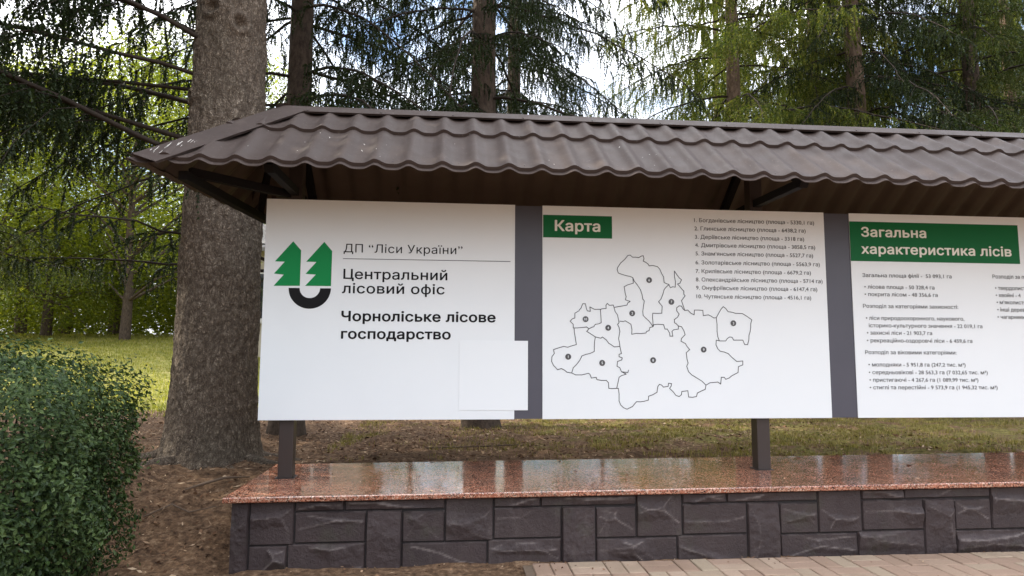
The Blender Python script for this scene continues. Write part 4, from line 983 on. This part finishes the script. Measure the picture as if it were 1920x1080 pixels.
# ------------------------------------------------------------------ house glimpsed between trunk and board
def build_house():
    hx, hy, hz = -4.0, 24.0, gz(-6, 22) - .05
    o = empty('house', (hx, hy, hz), 'pale plastered house glimpsed between the thick trunk and the first board', 'house')
    x0, x1, y0, y1 = -3.35, 0.9, -2, 4
    m = MB(); m.box(x0, x1, y0, y1, -.2, 3.7); m.box(x0 - .03, x1 + .03, y0 - .03, y1 + .03, -.2, .45); m.build('wall', M['plaster'], o)
    m = MB(); e = .35; rz = 5.6; ym = (y0 + y1) / 2
    for sy, ye in ((-1, y0 - e), (1, y1 + e)):
        pts = [(x0 - e, ye, 3.6), (x1 + e, ye, 3.6), (x1 + e, ym, rz), (x0 - e, ym, rz)]
        m.poly(pts); m.poly([(p[0], p[1], p[2] - .12) for p in pts][::-1]); m.poly([(x0 - e, ye, 3.6), (x1 + e, ye, 3.6), (x1 + e, ye, 3.48), (x0 - e, ye, 3.48)])
    for xx in (x0 + .02, x1 - .02): m.poly([(xx, y0, 3.7), (xx, y1, 3.7), (xx, ym, rz - .1)])
    m.build('roof', M['slate'], o)
    for wx in (x0 + .45, -1.0):
        m = MB(); m.box(wx, wx + 1.25, y0 - .04, y0 - .004, 1.25, 2.85); w = m.build('window', M['pale'], o)
        m = MB()
        for a, b in ((.07, .58), (.67, 1.18)):
            for c, d in ((1.33, 2.2), (2.28, 2.77)): m.box(wx + a, wx + b, y0 - .046, y0 - .041, c, d)
        p = m.build('pane', M['glass'], w)
        m = MB(); m.box(wx - .06, wx + 1.31, y0 - .12, y0 - .002, 1.17, 1.245); m.build('sill', M['pale'], w)
build_house()

# ------------------------------------------------------------------ litter, grass, fallen sticks
def scatter(n, area, rng, keep):
    x0, x1, y0, y1 = area; P = np.stack([rng.uniform(x0, x1, n), rng.uniform(y0, y1, n)], 1)
    k = np.array([keep(p[0], p[1]) for p in P]); k = rng.random(n) < k; return P[k]

def litter():
    rng = np.random.default_rng(5)
    def keep(x, y):
        if -1.22 < x and PY0 - .0 < y < PY1 + .01: return 0
        if x > -1.2 and y < PY0: 
            if y < 2.6: return 0
            e = 3.76 - y
            return (0.9 * math.exp(-e / .05) + 0.25 * math.exp(-e / .16)) * (1.3 - .33 * x if x < 3.4 else .25) if x > .25 else 0.6 * (1 if x < -.3 else .8)
        return 1.0 if y < 9 else .35
    A = scatter(26000, (-3.4, 5.0, 2.6, 9.5), rng, keep)
    n = len(A); Z = np.array([ground_z(a[0], a[1]) for a in A])
    onp = (A[:, 0] > -.6) & (A[:, 1] < PY0); Z = np.where(onp, .0215, Z)
    ns = 170; S_ = np.stack([rng.uniform(PX0 + .02, 5.0, ns), PY0 + 1.11 * (1 - rng.random(ns) ** 1.7 * .95)], 1); A = np.concatenate([A, S_])
    Z = np.concatenate([Z, slab_z(S_[:, 0]) - .0045]); onp = np.concatenate([onp, np.ones(ns, bool)]); n = len(A)
    L = rng.choice([.02, .03, .045, .07], n, p=[.45, .3, .17, .08]) * rng.uniform(.6, 1.2, n); Wd = np.where(rng.random(n) < .7, rng.uniform(.0025, .006, n), rng.uniform(.008, .018, n)) ; Wd = np.where(onp, Wd * .6, Wd); L = np.where(onp, L * .7, L)
    a = rng.uniform(0, 6.28, n); el = rng.normal(0, .22, n); el = np.where(onp, el * .3, el)
    d = np.stack([np.cos(a) * np.cos(el), np.sin(a) * np.cos(el), np.sin(el)], 1); s = np.stack([-np.sin(a), np.cos(a), rng.normal(0, .3, n)], 1)
    C = np.stack([A[:, 0], A[:, 1], Z + .006 + np.abs(np.sin(el)) * L * .4], 1)
    h = np.array([0, 0, 1.0]) * (Wd * .5)[:, None]
    V = np.stack([C - d * (L / 2)[:, None], C + s * (Wd / 2)[:, None] - h, C + d * (L / 2)[:, None], C - s * (Wd / 2)[:, None] + h], 1).reshape(-1, 3)
    i = np.arange(n)[:, None] * 4
    me = np_mesh('needle_litter', V, i + np.array([[0, 1, 2, 3]]))
    tag(link('needle_litter', me, M['litter']), 'brown fallen needles, bark flakes and dry leaves strewn on the soil', 'litter', kind='stuff')
litter()

def blades(name, P, hgt, wid, mat, label, seed):
    rng = np.random.default_rng(seed); n = len(P)
    Z = np.array([ground_z(p[0], p[1]) for p in P]); a = rng.uniform(0, 6.28, n); H = hgt * rng.uniform(.5, 1.3, n); ln = rng.uniform(.1, .9, n) * H
    d = np.stack([np.cos(a), np.sin(a), 0 * a], 1); s = np.stack([-np.sin(a), np.cos(a), 0 * a], 1) * (wid / 2)
    B = np.stack([P[:, 0], P[:, 1], Z - .004], 1); up = np.array([0, 0, 1.0])
    m1 = B + up * (H * .6)[:, None] + d * (ln * .35)[:, None]; tp = B + up * (H * .9)[:, None] + d * ln[:, None]
    V = np.stack([B - s, B + s, m1 + s * .8, m1 - s * .8, tp], 1).reshape(-1, 3); i = np.arange(n)[:, None] * 5
    F = np.concatenate([i + np.array([[0, 1, 2]]), i + np.array([[0, 2, 3]]), i + np.array([[3, 2, 4]])], 0)
    tag(link(name, np_mesh(name, V, F), mat), label, 'grass', kind='stuff')
rng = np.random.default_rng(31)
def keep_g(x, y):
    if PY0 - .1 < y < PY1 + .03 and x > -1.25: return 0
    f = grass_f(x, y) + 1.1 * (noise.noise(Vector((x * 1.5, y * 1.5, 9))) + .4 * noise.noise(Vector((x * 5, y * 5, 2))))
    return min(1, max(0, (f - .25) * 1.6)) * (1 if y < 7.5 else .6)
blades('mossy_grass', scatter(120000, (-1.1, 8.0, 4.9, 10.0), rng, keep_g), .042, .0045, M['grass'], 'short yellowish grass and moss behind the granite plinth', 1)
blades('lawn_grass', scatter(110000, (-15, -2.0, 8.5, 24), rng, lambda x, y: lawn_f(x, y) * (.8 if -.75 * y < x < -.2 * y else 0)), .07, .012, M['lawn'], 'sunlit green lawn stretching behind the hedge and thick trunk', 2)

def stick(pts, r, label):
    Vt, Ft = tubes([(np.array(pts), r, 6)]); c = np.array(pts[0])
    o = link('fallen_stick', np_mesh('fallen_stick', Vt - c, Ft, True), M['litter_stick'], None, tuple(c)); tag(o, label, 'stick', 'fallen sticks on the soil'); return o
m_ = Mat('stick_bark', rough=.9); m_.col(m_.mix(m_.noise(40, 4), (0.07, 0.045, 0.03), (0.18, 0.125, 0.085))); M['litter_stick'] = m_.m
def gp(x, y, dz=.012): return (x, y, ground_z(x, y) + dz)
stick([gp(-1.72, 4.62), gp(-1.62, 4.72, .03), gp(-1.52, 4.78, .035), gp(-1.40, 4.93)], [.005, .010, .009, .004], 'pale brown fallen stick lying below the thick trunk')
stick([gp(-1.86, 4.36), gp(-1.72, 4.42, .025), gp(-1.60, 4.38, .02), gp(-1.46, 4.45)], [.004, .006, .005, .003], 'thin dark fallen stick lying left of the plinth end')
stick([gp(-.2, 5.6), gp(.2, 5.66, .03), gp(.5, 5.62, .025), gp(.75, 5.7)], [.004, .007, .006, .003], 'thin stick lying on the soil behind the plinth')

def stone_obj(x, y, r, seed, label, mat):
    bm = bmesh.new(); bmesh.ops.create_icosphere(bm, subdivisions=3, radius=r)
    for v in bm.verts:
        v.co *= 1 + .28 * noise.noise(v.co * (1.6 / r) + Vector((seed, 0, 0))) + .1 * noise.noise(v.co * (4 / r)); v.co.z *= .7
    for f in bm.faces: f.smooth = True
    me = bpy.data.meshes.new('pebble'); bm.to_mesh(me); bm.free()
    o = link('pebble', me, mat, None, (x, y, ground_z(x, y) + r * .35)); tag(o, label, 'stone', 'pale stones by the plinth corner')
stone_obj(-1.20, 3.47, .035, 1, 'pale white stone lying before the left corner of the plinth', M['pale'])
stone_obj(-1.03, 3.60, .020, 5, 'small pale stone tight against the plinth corner', M['pale'])
